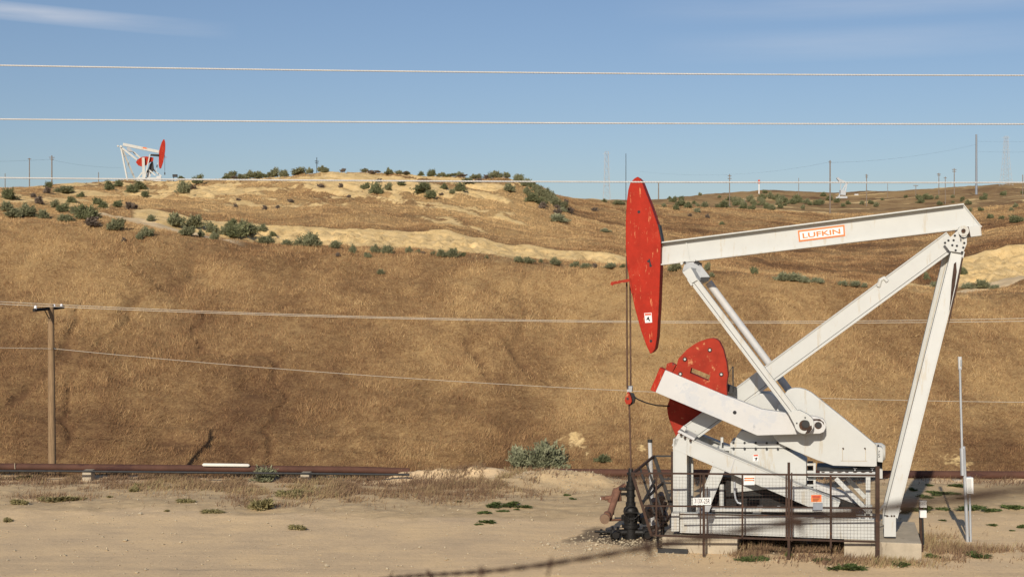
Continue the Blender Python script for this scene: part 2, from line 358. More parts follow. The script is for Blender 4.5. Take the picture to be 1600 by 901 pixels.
def masks(x, y):
    px = CX+F*x/np.maximum(y, 22); D, Z = layers(px); n1 = fbm(x, y, 5, 4, 51); n2 = fbm(x, y, 1.6, 3, 52)
    nz = (n1-.5)*1.1+(n2-.5)*.6
    t = (y-D[5])/(D[6]-D[5])
    bank = sstep(-.35, -.05, t+nz*.35)*(1-sstep(1.0, 1.1, t+nz*.15))*np.clip(sstep(185, 235, px)*(1-sstep(985, 1020, px))+sstep(1450, 1500, px), 0, 1)
    # loose soil along the bench in front of the bank
    t2 = (y-D[4])/(D[5]-D[4])
    bench = sstep(.55, .95, t2+nz)*(1-sstep(.95, 1.1, t2))*sstep(300, 420, px)*.55
    bench = np.maximum(bench, sstep(.0, .2, t2+nz*.6)*(1-sstep(.35, .6, t2))*sstep(620, 760, px)*.35)
    crest = sstep(110-6*(px < 170), 128-14*(px < 170), y)*(1-sstep(230, 260, y))*(1-sstep(800, 880, px))
    sandy = crest*np.clip(sstep(.50, .66, fbm(x+.5*y, y*.5, 4.5, 5, 61, .68)+(.09*(1-sstep(600, 760, px))+.05*sstep(470, 500, px)*(1-sstep(640, 720, px)))*sstep(135, 172, y)-.10*(1-sstep(118, 145, y))*sstep(330, 420, px)), 0, 1)*.75
    farb = sstep(240, 300, y)*sstep(.60, .68, fbm(x, y*2, 30, 4, 63))*.7
    scar = 0
    for (cx, cy, rx, ry) in ((900, 688, 34, 5), (918, 705, 16, 6), (1500, 722, 40, 5), (1462, 708, 20, 5), (1000, 700, 14, 3)):
        d = hit_y(cx, cy); X = (cx-CX)*d/F; q = np.hypot((x-X)/(rx*d/F), (y-d)/(ry*.30))
        scar = np.maximum(scar, .50*sstep(.50, .85, (1-np.minimum(q, 2))*.4+fbm(x+.3*y, y*.6, .8, 4, 97, .7)*.95))
    bare = np.clip(np.maximum.reduce([bank, bench, sandy, farb, scar+0*x]), 0, 1)
    # two-track road on the bench
    rc = np.interp(px, [140, 160, 200, 250, 290, 340, 420], [.92, .9, .86, .8, .72, .5, .3]); road = (1-sstep(.16, .26, np.abs(t2-rc)+(n2-.5)*.12))*sstep(140, 160, px)*(1-sstep(300, 420, px)*.9)*(px < 460)
    rr = (1-sstep(.10, .16, np.abs(t2-np.interp(px, [1440, 1500, 1600, 1800], [.25, .55, .9, 1.0]))+(n2-.5)*.08))*sstep(1450, 1500, px)
    road = np.clip(np.maximum(road, rr), 0, 1)
    pad = 1-sstep(47.2, 48.6, y+(n2-.5)*1.5)
    d = y; w = sstep(37.6, 40.6, y+(n1-.5)*5)*(1-sstep(45.6, 46.4, y))     # weedy verge in front of the pipe
    return px, bare, road, pad, w, t, t2
_hy = {}
def hit_y(px, py):
    if (px, py) not in _hy: _hy[(px, py)] = hit(px, py).y
    return _hy[(px, py)]
WELL = (985, 836)
def make_terrain():
    ys = np.concatenate([np.linspace(-300, 0, 12)[:-1], np.linspace(0, 30, 31)[:-1], np.linspace(30, 50, 210)[:-1], np.linspace(50, 125, 380)[:-1], np.linspace(125, 260, 300)[:-1], np.geomspace(260, 5200, 150)])
    nv = 520; v = np.linspace(-1, 1, nv); v = np.sign(v)*np.where(np.abs(v) < .8, np.abs(v)*.75, .6+(np.abs(v)-.8)*2.0)
    Wd = np.maximum(52, .66*ys+16); X = v[None, :]*Wd[:, None]; Y = np.repeat(ys[:, None], nv, 1)
    x = X.ravel(); y = Y.ravel(); z = terrain_h(x, y)
    px, bare, road, pad, w, t, t2 = masks(x, y)
    tone = np.clip(patches(x, y)+tone_bias(x, y, px)-.2*creases(x, y), 0, 1)
    wx, wy = (WELL[0]-CX)*36.2/F, 36.2
    sn = (fbm(x, y, .7, 3, 75)-.5)*1.5
    stain_and_shade = np.clip(1-sstep(.5, 1.5, np.hypot((x-wx)/1.35, (y-wy)/1.2)+sn), 0, 1)
    stain_and_shade = np.maximum(stain_and_shade, .9*(1-sstep(.7, 1.3, np.hypot((x-7.0)/2.2, (y-35.0)/1.1)+sn*.6)))  # adds painted shade under the skid to the oily dirt round the well
    nr = len(ys); i = np.arange(nr-1)[:, None]*nv+np.arange(nv-1)[None, :]; i = i.ravel()
    Fc = np.stack([i, i+1, i+nv+1, i+nv], 1)
    o = np_mesh('ground', np.stack([x, y, z], 1), Fc, [ground_mat()], smooth=True,
                attrs={'bare': bare, 'road': road, 'pad': pad, 'tone': tone, 'stain_and_shade': stain_and_shade, 'verge': w})
    tag(o, kind='structure'); return o
def patches(x, y): return .5+(fbm(x, y, 18, 4, 71)-.5)*.7+(fbm(x, y*.7, 4.5, 4, 72, .62)-.5)*.75
def creases(x, y):
    """narrow erosion cracks that wander down the near slope"""
    a = np.abs(fbm(x+1.5*fbm(x, y, 2, 2, 94), y*.55, 7.5, 2, 93)-.5)
    return (1-sstep(.004, .016, a))*sstep(62, 66, y)*(1-sstep(82, 98, y))*sstep(.45, .6, fbm(x, y, 9, 2, 95))
def tone_bias(x, y, px):
    """dry golden grass high on the slope and right of the gully, browner dead growth low and left"""
    low = 1-sstep(66, 90, y)
    b = .09-.36*low*(1-.6*sstep(820, 900, px))*(1-.3*(1-sstep(60, 300, px)))
    b = b+.10*sstep(840, 900, px)*(1-sstep(95, 105, y))
    b = b-.13*sstep(105, 125, y)*sstep(980, 1080, px)*(1-sstep(170, 240, y))-.05*sstep(105, 130, y)*0+.06*sstep(115, 140, y)+.15*sstep(112, 122, y)*(1-sstep(150, 185, y))*(1-sstep(860, 960, px))+.08*sstep(250, 320, y)
    return b
def ground_mat():
    m = bpy.data.materials.new('dry_hill_ground'); m.use_nodes = True; n = m.node_tree.nodes; l = m.node_tree.links; b = n['Principled BSDF']
    b.inputs['Roughness'].default_value = .95; b.inputs['Specular IOR Level'].default_value = .1
    geo = n.new('ShaderNodeNewGeometry')
    def attr(k): a = n.new('ShaderNodeAttribute'); a.attribute_name = k; return a.outputs['Fac']
    def noise(s, d=5, r=.6, st=None):
        t = n.new('ShaderNodeTexNoise'); t.inputs['Scale'].default_value = s; t.inputs['Detail'].default_value = d; t.inputs['Roughness'].default_value = r
        if st:
            mp = n.new('ShaderNodeMapping'); mp.inputs['Scale'].default_value = st; l.new(geo.outputs['Position'], mp.inputs[0]); l.new(mp.outputs[0], t.inputs['Vector'])
        else: l.new(geo.outputs['Position'], t.inputs['Vector'])
        return t.outputs[0]
    def ramp(f, *st):
        r = n.new('ShaderNodeValToRGB'); l.new(f, r.inputs[0])
        while len(r.color_ramp.elements) < len(st): r.color_ramp.elements.new(.5)
        for e, (p, c) in zip(r.color_ramp.elements, st): e.position = p; e.color = (*c, 1)
        return r.outputs[0]
    def mix(f, a, c, op='MIX'):
        x = n.new('ShaderNodeMixRGB'); x.blend_type = op
        for i, s in enumerate((f, a, c)):
            if isinstance(s, float): x.inputs[i].default_value = s
            elif isinstance(s, tuple): x.inputs[i].default_value = (*s, 1)
            else: l.new(s, x.inputs[i])
        return x.outputs[0]
    def mth(op, a, c=0.0):
        x = n.new('ShaderNodeMath'); x.operation = op
        for i, s in enumerate((a, c)):
            if isinstance(s, (int, float)): x.inputs[i].default_value = s
            else: l.new(s, x.inputs[i])
        x.use_clamp = False; return x.outputs[0]
    tone = mth('ADD', attr('tone'), mth('ADD', mth('MULTIPLY', mth('SUBTRACT', noise(1.7), .5), .7), mth('MULTIPLY', mth('SUBTRACT', noise(7, 5, .75), .5), 1.3)))
    grass = ramp(tone, (.2, (.125, .068, .034)), (.5, (.225, .135, .062)), (.85, (.39, .255, .115)))
    bc = ramp(mth('ADD', mth('MULTIPLY', noise(.9, 6, .7), .5), mth('MULTIPLY', noise(1.2, 7, .75, (2.2, .5, .5)), .5)), (.32, (.42, .275, .125)), (.46, (.70, .495, .225)), (.7, (.80, .60, .32)))
    fb = mth('ADD', attr('bare'), mth('ADD', mth('MULTIPLY', mth('SUBTRACT', noise(1.1, 8, .75), .5), .85), mth('MULTIPLY', mth('SUBTRACT', noise(5, 4, .7), .5), .5)))
    fbr = ramp(fb, (.40, (0, 0, 0)), (.56, (1, 1, 1)))
    c = mix(fbr, grass, bc)
    rd = ramp(attr('road'), (.3, (0, 0, 0)), (.6, (1, 1, 1)))
    c = mix(rd, c, ramp(noise(1.5), (.3, (.60, .45, .265)), (.7, (.70, .54, .33))))
    # the pad: packed sandy gravel with long faint wheel tracks
    trk = mth('ADD', mth('MULTIPLY', noise(.35, 4, .6, (.12, 1.6, 1)), .5), mth('MULTIPLY', noise(1.0, 5, .7, (.06, 3.2, 1)), .5)); gv = noise(9, 6, .75); big = noise(.5, 4, .6)
    pc = ramp(mth('ADD', mth('MULTIPLY', trk, .45), mth('MULTIPLY', big, .55)), (.34, (.57, .425, .265)), (.5, (.71, .52, .305)), (.64, (.82, .59, .325)))
    pc = mix(.55, pc, ramp(gv, (.3, (.70, .67, .63)), (.5, (1, 1, 1)), (.72, (1.12, 1.10, 1.05))), 'MULTIPLY')
    vor = n.new('ShaderNodeTexVoronoi'); vor.inputs['Scale'].default_value = 14; l.new(geo.outputs['Position'], vor.inputs['Vector'])
    pb = ramp(vor.outputs['Distance'], (.10, (1, 1, 1)), (.16, (0, 0, 0)))
    pc = mix(mix(noise(1.1), (0, 0, 0), pb), pc, (.60, .53, .41))
    vw = mth('ADD', attr('verge'), mth('MULTIPLY', mth('SUBTRACT', noise(1.3), .5), 1.1)); vr = ramp(vw, (.45, (0, 0, 0)), (.8, (.75, .75, .75)))
    pc = mix(vr, pc, ramp(noise(3, 7, .75), (.3, (.36, .25, .14)), (.55, (.55, .405, .225)), (.7, (.66, .49, .27))))
    sw = mth('ADD', attr('stain_and_shade'), mth('MULTIPLY', mth('SUBTRACT', noise(3.5), .5), .6)); sr = ramp(sw, (.35, (0, 0, 0)), (.75, (.8, .8, .8)))
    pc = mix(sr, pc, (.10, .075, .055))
    c = mix(attr('pad'), c, pc)
    l.new(c, b.inputs['Base Color'])
    h = mth('ADD', mth('MULTIPLY', noise(1.3, 8, .75), .8), mth('ADD', mth('MULTIPLY', noise(14, 5, .7), .25), mth('MULTIPLY', trk, .5)))
    bp = n.new('ShaderNodeBump'); bp.inputs['Distance'].default_value = .16; l.new(h, bp.inputs['Height'])
    st = mth('ADD', .25, mth('MULTIPLY', fbr, .6)); l.new(st, bp.inputs['Strength'])
    l.new(bp.outputs[0], b.inputs['Normal'])
    return m
make_terrain()

# ------------------------------------------------------------------ dry grass (nobody could count it)
def blade_mat(name, stops, rough=.8, trans=.25):
    m = bpy.data.materials.new(name); m.use_nodes = True; n = m.node_tree.nodes; l = m.node_tree.links; b = n['Principled BSDF']
    a = n.new('ShaderNodeAttribute'); a.attribute_name = 'tone'; r = n.new('ShaderNodeValToRGB'); l.new(a.outputs['Fac'], r.inputs[0])
    while len(r.color_ramp.elements) < len(stops): r.color_ramp.elements.new(.5)
    for e, (p, c) in zip(r.color_ramp.elements, stops): e.position = p; e.color = (*c, 1)
    l.new(r.outputs[0], b.inputs['Base Color']); b.inputs['Roughness'].default_value = rough; b.inputs['Specular IOR Level'].default_value = .15
    return m
def blades(name, x, y, h, w, lean, tone, m, zoff=-.03, ground=True):
    n = len(x); z = terrain_h(x, y)+zoff
    a = rng.uniform(0, 2*np.pi, n); la = rng.uniform(0, 2*np.pi, n)
    dx = np.cos(a)*w/2; dy = np.sin(a)*w/2*.6
    lx = np.cos(la)*lean*h+(fbm(x, y, 9, 2, 87)-.42)*.7*h; ly = np.sin(la)*lean*h
    V = np.empty((n, 3, 3)); V[:, 0] = np.stack([x-dx, y-dy, z], 1); V[:, 1] = np.stack([x+dx, y+dy, z], 1)
    V[:, 2] = np.stack([x+lx, y+ly, z+h*np.sqrt(np.maximum(.15, 1-lean*lean))], 1)
    o = np_mesh(name, V.reshape(-1, 3), np.arange(3*n).reshape(n, 3), [m], attrs={'tone': np.repeat(np.clip(tone, 0, 1), 3)})
    return tag(o, kind='stuff')
GRASS = blade_mat('dead_grass', [(.05, (.113, .056, .030)), (.35, (.23, .126, .060)), (.6, (.34, .202, .095)), (.95, (.54, .365, .175))])
def sow():
    n = 1800000; y = np.exp(rng.uniform(np.log(57.0), np.log(285), n)); x = rng.uniform(-.44, .44, n)*y
    px, bare, road, pad, w, t, t2 = masks(x, y)
    nb = fbm(x, y, 1.1, 4, 81, .6)
    keep = (rng.random(n) > np.clip(bare*1.3+(bare > .3)*.3, 0, .985)) & (rng.random(n) > road*1.6) & (y > 48.2+1.2*(nb-.4)) & (rng.random(n) < .35+1.2*nb-.9*creases(x, y))
    x, y, px, nb, t2 = x[keep], y[keep], px[keep], nb[keep], t2[keep]; n = len(x)
    tone = patches(x, y)+tone_bias(x, y, px)+(nb-.5)*.5+(fbm(x, y*.7, .5, 2, 88)-.5)*.4+rng.normal(0, .14, n)
    tall = .25+.42*fbm(x, y, 7, 3, 82)+.55*(nb-.45)
    up = sstep(96, 118, y)
    h = np.clip(tall, .08, .75)*rng.uniform(.3, 1.2, n)*.56*(1-.2*up); wd = .024*(y/50)**.9*rng.uniform(.6, 1.3, n)
    lean = np.clip(.25+.9*fbm(x, y, 2.5, 3, 83)+rng.normal(0, .22, n), .05, .97)
    blades('hillside_grass', x, y, h, wd, lean, tone, GRASS)
sow()
def weeds():
    """low dead growth on the verge, round the concrete and along the pipe"""
    n = 420000; y = rng.uniform(32, 48.4, n); px = rng.uniform(-60, 1660, n); x = (px-CX)*y/F
    nb = fbm(x, y, 2.2, 3, 85); nf = fbm(x, y, .6, 2, 86)
    py = CY+F*H/y
    d = np.zeros(n)
    def patch(cx, cy, rx, ry, s):
        q = ((px-cx)/rx)**2+((py-cy)/ry)**2; np.maximum(d, s*np.exp(-q), out=d)
    patch(150, 752, 330, 9, .75); patch(480, 765, 130, 16, 1.0); patch(320, 760, 260, 9, .6); patch(400, 789, 40, 5, .5); patch(90, 779, 60, 4, .5); patch(600, 752, 90, 10, .5)
    patch(700, 764, 120, 14, .95); patch(780, 742, 90, 10, .9); patch(880, 743, 60, 6, .5); patch(840, 738, 60, 8, .9); patch(690, 745, 70, 7, .9); patch(770, 752, 70, 6, .8)
    patch(1210, 866, 70, 10, .9); patch(1240, 848, 80, 10, 1.0); patch(1350, 878, 90, 7, 1.0); patch(1460, 860, 50, 16, 1.1); patch(1540, 864, 60, 8, .7); patch(1300, 858, 70, 8, .8)
    patch(1560, 752, 80, 6, .4); patch(1080, 752, 200, 7, .4)
    np.maximum(d, .8*sstep(47.2, 47.9, y), out=d)
    keep = rng.random(n) < np.clip(d*1.5*(sstep(.35, .6, nb)*.6+.4)*sstep(.3, .55, nf), 0, 1)
    x, y, nb, nf = x[keep], y[keep], nb[keep], nf[keep]; n = len(x)
    h = (.06+.22*nf)*rng.uniform(.4, 1.3, n)
    tone = .36+rng.normal(0, .16, n)+(nb-.5)*.8
    m = blade_mat('dead_weed', [(.05, (.10, .06, .04)), (.4, (.20, .125, .075)), (.7, (.33, .235, .125)), (.95, (.30, .29, .13))])
    blades('dry_weeds', x, y, h, .022*rng.uniform(.6, 1.3, n), rng.uniform(.1, .7, n), tone, m, zoff=-.01)
weeds()
def gravel():
    n = 4200; px = rng.uniform(-60, 1660, n); py = rng.uniform(738, 935, n)
    k = 1500; px[:k] = rng.normal(1010, 75, k); py[:k] = 852+rng.normal(0, 11, k); px[k:k+700] = rng.normal(880, 55, 700); py[k:k+700] = 755+rng.normal(0, 9, 700)
    y = H*F/(py-CY); x = (px-CX)*y/F; z = terrain_h(x, y)
    s = np.clip(rng.lognormal(-3.95, .4, n), .008, .10); s[:k] *= .95
    octa = np.array([[1, 0, 0], [-1, 0, 0], [0, 1, 0], [0, -1, 0], [0, 0, .8], [0, 0, -.8], [.6, .6, .5], [-.6, .5, .45]])
    fo = np.array([[0, 6, 4], [6, 2, 4], [2, 7, 4], [7, 1, 4], [1, 3, 4], [3, 0, 4], [0, 2, 6], [2, 1, 7], [2, 0, 5], [1, 2, 5], [3, 1, 5], [0, 3, 5]])
    V = octa[None]*s[:, None, None]*rng.uniform(.6, 1.35, (n, 8, 3)); a = rng.uniform(0, 6.28, n); c, q = np.cos(a)[:, None], np.sin(a)[:, None]
    V = np.stack([V[..., 0]*c-V[..., 1]*q, V[..., 0]*q+V[..., 1]*c, V[..., 2]], -1)+np.stack([x, y, z+s*.3], 1)[:, None]
    Fc = (fo[None]+8*np.arange(n)[:, None, None]).reshape(-1, 3)
    tag(np_mesh('gravel', V.reshape(-1, 3), Fc, [M['stone']]), kind='stuff')
gravel()

# ------------------------------------------------------------------ shrubs
def leaf_cloud(n, seed, nb, leaf, flat=1.0):
    """twigs radiating from the root in uneven bunches, leaves along their outer part"""
    r = np.random.default_rng(seed); nc = max(4, nb//7)
    ca = r.uniform(0, 2*np.pi, nc); ce = r.uniform(.25, 1.35, nc); cl = r.uniform(.55, 1.0, nc)
    c = r.integers(0, nc, nb); a = ca[c]+r.normal(0, .38, nb); e = np.clip(ce[c]+r.normal(0, .25, nb), .08, 1.5); ln = cl[c]*r.uniform(.6, 1.12, nb)*.78
    d = np.stack([np.cos(a)*np.cos(e), np.sin(a)*np.cos(e), np.sin(e)*flat], 1)
    k = r.integers(0, nb, n); t = r.uniform(.22, 1.05, n)**.75
    p = d[k]*(ln[k]*t)[:, None]+r.normal(0, 1, (n, 3))*(.045+.03*np.sin(t*3))[:, None]; p[:, 2] = np.abs(p[:, 2])+.02
    up = d[k]*.8+np.array([0, 0, .45]); up += r.normal(0, .42, (n, 3)); up /= np.linalg.norm(up, axis=1)[:, None]
    sd = np.cross(up, r.normal(size=(n, 3))); sd /= np.linalg.norm(sd, axis=1)[:, None]
    L = leaf*r.uniform(.6, 1.6, n)[:, None]; Wd = leaf*.30*r.uniform(.6, 1.3, n)[:, None]
    V = np.stack([p-sd*Wd, p+sd*Wd, p+up*L], 1).reshape(-1, 3)
    tone = np.repeat(np.clip(r.normal(.5, .17, n)+(r.random(nb)[k]-.5)*.45, 0, 1), 3)
    return V, tone
SHM = {
 'green': blade_mat('saltbush_green', [(0, (.10, .104, .055)), (.5, (.185, .186, .10)), (1, (.30, .29, .17))]),
 'dark': blade_mat('saltbush_dark', [(0, (.066, .074, .036)), (.5, (.135, .145, .07)), (1, (.24, .238, .13))]),
 'pale': blade_mat('saltbush_pale', [(0, (.13, .138, .08)), (.5, (.22, .225, .13)), (1, (.33, .325, .205))]),
 'dead': blade_mat('dead_twigs', [(0, (.07, .055, .045)), (.5, (.15, .115, .09)), (1, (.24, .19, .14))]),
 'weed': blade_mat('weed_green', [(0, (.04, .055, .016)), (.5, (.075, .105, .03)), (1, (.14, .16, .06))]),
 'straw': blade_mat('straw_tuft', [(0, (.12, .10, .04)), (.5, (.22, .19, .085)), (1, (.34, .28, .14))])}
STEM = mat('shrub_stem', (.10, .075, .05), .9, var=.3)
SHRUB = {}
for kind, spec in {'green': 3, 'dark': 3, 'pale': 2, 'dead': 2, 'weed': 2, 'straw': 1}.items():
    for q in range(spec):
        s = hash((kind == 'x', q)) % 7+q*17+len(kind)*5
        if kind == 'weed': V, tn = leaf_cloud(520, s, 26, .17, .45)
        elif kind == 'straw': V, tn = leaf_cloud(900, s, 40, .3, .8)
        elif kind == 'dead': V, tn = leaf_cloud(1300, s, 60, .14)
        else: V, tn = leaf_cloud(4200, s, 95, .10)
        SHRUB[(kind, q)] = (V, tn)
SH_ME = {}
def shrub_mesh(kind, q):
    if (kind, q) in SH_ME: return SH_ME[(kind, q)]
    V, tn = SHRUB[(kind, q)]
    o = np_mesh('foliage', V, np.arange(len(V)).reshape(-1, 3), [SHM[kind]], attrs={'tone': tn}); me = o.data; bpy.data.objects.remove(o)
    SH_ME[(kind, q)] = me; return me
def stems_mesh(seed):
    r = random.Random(seed); mb = MB()
    for k in range(6):
        a = r.uniform(0, 6.28); q = r.uniform(.25, .5)
        mb.tube([(0, 0, -.05), (math.cos(a)*q*.5, math.sin(a)*q*.5, .2), (math.cos(a)*q, math.sin(a)*q, .5)], [.035, .025, .012], STEM, 5)
    o = mb.build('stem'); return o
def place_shrub(px, py, w, kind, label, group, h=None, detail=False, name='saltbush', cat='shrub', base=True):
    """w, h = size in the photo; py = the middle of the bush"""
    h = h or w*.62
    if kind == 'weed': h = w*.22 if h is None else h
    p = hit(px, min(py+h*.42, 905)); w = w*(1.45 if kind == 'weed' else 1); s = w*p.y/F/1.28; sz = h*p.y/F/.72
    q = random.randrange({'green': 3, 'dark': 3, 'pale': 2, 'dead': 2, 'weed': 2, 'straw': 1}[kind])
    me = shrub_mesh(kind, q)
    if detail:
        e = empty(name, p, label, cat, group, random.uniform(0, 6.28)); e.scale = (s, s, sz)
        f = bpy.data.objects.new('foliage', me); COL.objects.link(f); f.parent = e
        st = stems_mesh(px); st.name = 'stem'; st.parent = e
        return e
    o = bpy.data.objects.new(name, me); COL.objects.link(o); o.location = p; o.rotation_euler.z = random.uniform(0, 6.28); o.scale = (s, s, sz)
    return tag(o, label, cat, group)

# ------------------------------------------------------------------ the pump jack
class Frame:
    """a machine standing on the ground at O, turned by yaw; q() gives the machine's own coordinates of a sight line on its plane t"""
    def __init__(s, O, yaw):
        s.O = Vector(O); s.yaw = R(yaw); s.L = Vector((math.cos(s.yaw), -math.sin(s.yaw), 0)); s.T = Vector((math.sin(s.yaw), math.cos(s.yaw), 0))
    def q(s, px, py, t=0.0):
        d = Vector(((px-CX)/F, 1, -(py-CY)/F)); c = Vector((0, 0, H)); k = (t+(s.O-c).dot(s.T))/d.dot(s.T)
        P = c+d*k-s.O; return Vector((P.dot(s.L), P.dot(s.T), P.z))
    def pl(s, mb, pts, t0, t1, m):
        f = [s.q(x, y, t0) for x, y in pts]; mb.prism(f, [Vector((p.x, t1, p.z)) for p in f], m)
    def bar(s, mb, a, b, t0, t1, m, tb0=None, tb1=None):
        """flat bar seen edge-on: a, b = pixel ends of its centre line with half width in px"""
        (x0, y0), (x1, y1), w = a, b[:2], b[2]
        n = Vector((-(y1-y0), x1-x0)).normalized()*w
        s.pl(mb, [(x0+n.x, y0+n.y), (x1+n.x, y1+n.y), (x1-n.x, y1-n.y), (x0-n.x, y0-n.y)], t0, t1, m)
    def cyl(s, mb, px, py, r, t0, t1, m, n=20):
        c = s.q(px, py, t0); mb.tube([(c.x, t0, c.z), (c.x, t1, c.z)], r, m, n)
PJ = Frame((6.77, 35.0, 0.0), 13.0)
def main_pump():
    q, pl, bar, cyl = PJ.q, PJ.pl, PJ.bar, PJ.cyl
    root = empty('pump_jack', PJ.O, 'big white oil pump jack with long red horse head, in the foreground', 'pump jack', rz=-PJ.yaw)
    W, RD = M['white'], M['red']; WT = Vector((0, 1, 0))
    # walking beam: I section
    mb = MB(); top = [(1032.5, 379.5), (1505, 319.5)]; bot = [(1533, 354), (1470, 361.5), (1032.5, 413.5)]
    a, b = q(*top[0]), q(*top[1]); c, d, e = (q(*p) for p in bot)
    up = Vector((0, 0, 1))
    mb.prism([Vector((p.x, -.018, p.z)) for p in (a, b, c, d, e)], [Vector((p.x, .018, p.z)) for p in (a, b, c, d, e)], W)
    mb.bar((a.x, 0, a.z+.002), (b.x, 0, b.z+.002), .40, .032, W); mb.bar((e.x, 0, e.z), (d.x, 0, d.z), .40, .032, W); mb.bar((d.x, 0, d.z), (c.x, 0, c.z), .40, .032, W)
    mb.bar((b.x, 0, b.z), (c.x, 0, c.z), .10, .02, W)
    beam = mb.build('walking_beam', root)
    mb = MB(); bar(mb, (1072, 378), (1077.5, 409, .9), -.06, -.02, W); mb.build('stiffener', beam)
    # maker's plate
    mb = MB(); k0, k1 = -.034, -.02
    pl(mb, [(1246.5, 360.2), (1319.5, 351.2), (1320.5, 368.6), (1248.3, 377.7)], k0, k1, M['sign_orange'])
    pl(mb, [(1249, 362.6), (1317.3, 354.1), (1318, 366.4), (1250.5, 375)], k0-.006, k0-.001, M['sign_white'])
    o = q(1254.5, 372.5, k0-.010); ux = (q(1313.5, 365.1, k0-.010)-o); w = ux.length; ux.normalize(); uz = Vector((-ux.z, 0, ux.x))
    text_mesh(mb, 'LUFKIN', o, ux, uz, w, .125, M['sign_orange'], .022); mb.build('maker_plate', beam)
    # horse head
    hh = [(996.6, 276), (991.6, 278.5), (985, 285), (981.6, 296.6), (979, 316.6), (977.6, 346.6), (977.6, 386.5), (980, 416.5), (985, 446.5), (991.6, 479.8), (1001.6, 516.4), (1010, 539.7), (1016, 552.5), (1020, 550), (1023.5, 545), (1026.6, 526.4), (1029.5, 476), (1031.4, 426.5), (1032.6, 375), (1028, 353), (1018, 323), (1010, 303), (1001.6, 281)]
    mb = MB(); pl(mb, hh, -.30, .30, RD); head = mb.build('horse_head', root, bevel=.012)
    mb = MB()
    for x, y, r in ((998.2, 331, .036), (1013, 408, .03), (1016.5, 415, .032), (1017, 532.5, .034)): cyl(mb, x, y, r, -.306, -.29, M['ink'], 14)
    pl(mb, [(1013.5, 403.5), (1015.5, 405), (1018, 416), (1015.5, 417.5)], -.3045, -.29, M['ink']); mb.build('bolt_hole', head)
    mb = MB(); pl(mb, [(1006.5, 489), (1018, 488.2), (1019, 503.5), (1008, 504.2)], -.308, -.3, M['sign_white'])
    pl(mb, [(1007.5, 489.8), (1017.2, 489.2), (1017.4, 492), (1007.8, 492.6)], -.312, -.309, M['sign_red'])
    pl(mb, [(1012, 495), (1014, 494.6), (1014.5, 498), (1016, 501), (1014.4, 501.6), (1012.6, 498.6), (1010.2, 500.2), (1009.8, 499)], -.312, -.309, M['ink']); mb.build('warning_sticker', head)
    mb = MB(); bar(mb, (955, 442.5), (984, 437.5, 2.2), -.36, -.31, M['red_worn']); pl(mb, [(953.5, 444.5), (955, 440.5), (962, 440), (957, 446)], -.37, -.3, M['red_worn'])
    bar(mb, (984, 437.5), (988, 459, 1.2), -.335, -.302, M['red_worn']); mb.build('head_latch', head)
    mb = MB(); pl(mb, [(1028, 351), (1030, 351), (1034.5, 375), (1034, 381), (1031.5, 381)], -.2, .25, M['dark']); mb.build('head_hinge', head)
    # saddle bearing on the post's top and the beam's tail block
    mb = MB(); cyl(mb, 1505.5, 360.5, .125, -.42, .42, W, 24); cyl(mb, 1505.5, 360.5, .05, -.45, -.40, M['rust'], 12)
    pl(mb, [(1512, 354), (1532.5, 351.5), (1534, 368), (1515, 370.5)], -.34, .34, W); sb = mb.build('saddle_bearing', root, bevel=.01)
    mb = MB(); pl(mb, [(1511.5, 354), (1513.5, 354), (1517, 370.3), (1514.6, 370.5)], -.346, -.33, M['rust']); mb.build('rust_streak', sb)
    mb = MB(); gp = [(1474.5, 379.5), (1497, 359.5), (1505, 366), (1511, 368), (1510.5, 381), (1504.5, 395.3), (1484, 392.2)]
    pl(mb, gp, -.40, -.36, W); pl(mb, gp, .36, .40, W)
    for x, y in ((1492, 368), (1482, 375.6), (1490, 375.3), (1476.7, 379.3), (1488, 383), (1495.2, 384), (1506.7, 379.6), (1505.2, 386.7), (1493.3, 391), (1503.3, 394)): cyl(mb, x, y, .027, -.412, -.39, M['ink'], 10)
    cyl(mb, 1497.5, 376.6, .024, -.41, -.39, M['white_worn'], 10)
    pl(mb, [(1498, 366.5), (1500, 366), (1502.5, 370), (1508, 371), (1511, 368.5), (1510.5, 371.5), (1505, 373.5), (1500, 371)], -.409, -.4, M['ink'])
    pl(mb, [(1500.5, 372), (1502.5, 373.5), (1502, 378), (1500.5, 377)], -.407, -.4, M['ink']); mb.build('gusset_plate', root)
    # long front post (one heavy I beam) with its lifting eye
    mb = MB(); p0 = q(1487, 374.5, 0); p1 = q(1076, 677, 0); mb.boxbeam(p0, p1, .46, .45, W, T=WT, lip=.03, seam=[(-.36, M['dark'])]); fp = mb.build('front_post', root)
    mb = MB(); pts = [q(1372.5, 448, -.2), q(1375.5, 437, -.2), q(1381, 434, -.2), q(1386.5, 439.5, -.2)]; mb.tube(pts, .05, W, 8); mb.build('lifting_eye', fp)
    # rear legs
    for (x0, y0, t0), (x1, y1, t1), hw in (((1496.5, 392, -.2), (1392, 806, -1.0), .30), ((1487, 386, .25), (1389.5, 790, 1.05), .29)):
        mb = MB(); mb.boxbeam(q(x0, y0, t0), q(x1, y1, t1), .26, hw, W, T=WT, seam=[(.18, M['stone'])] if t0 > 0 else None); lg = mb.build('rear_leg', root)
        if t0 < 0:
            tt = lambda y: -.2-.8*(y-392)/414-.138
            for pts in ([(1503, 400), (1505, 404), (1500, 430), (1497, 446), (1491, 470), (1486, 492), (1481, 512), (1478, 524), (1483, 496), (1487, 474), (1494, 444), (1498, 425)], [(1490.5, 412), (1494, 409), (1495, 425), (1492, 447), (1487, 470), (1483, 488), (1485, 468), (1487, 440)]):
                f = [q(x, y, tt(y)) for x, y in pts]; mb = MB(); mb.prism(f, [p+Vector((0, .012, 0)) for p in f], M['rust']); mb.build('rust_streak', lg)
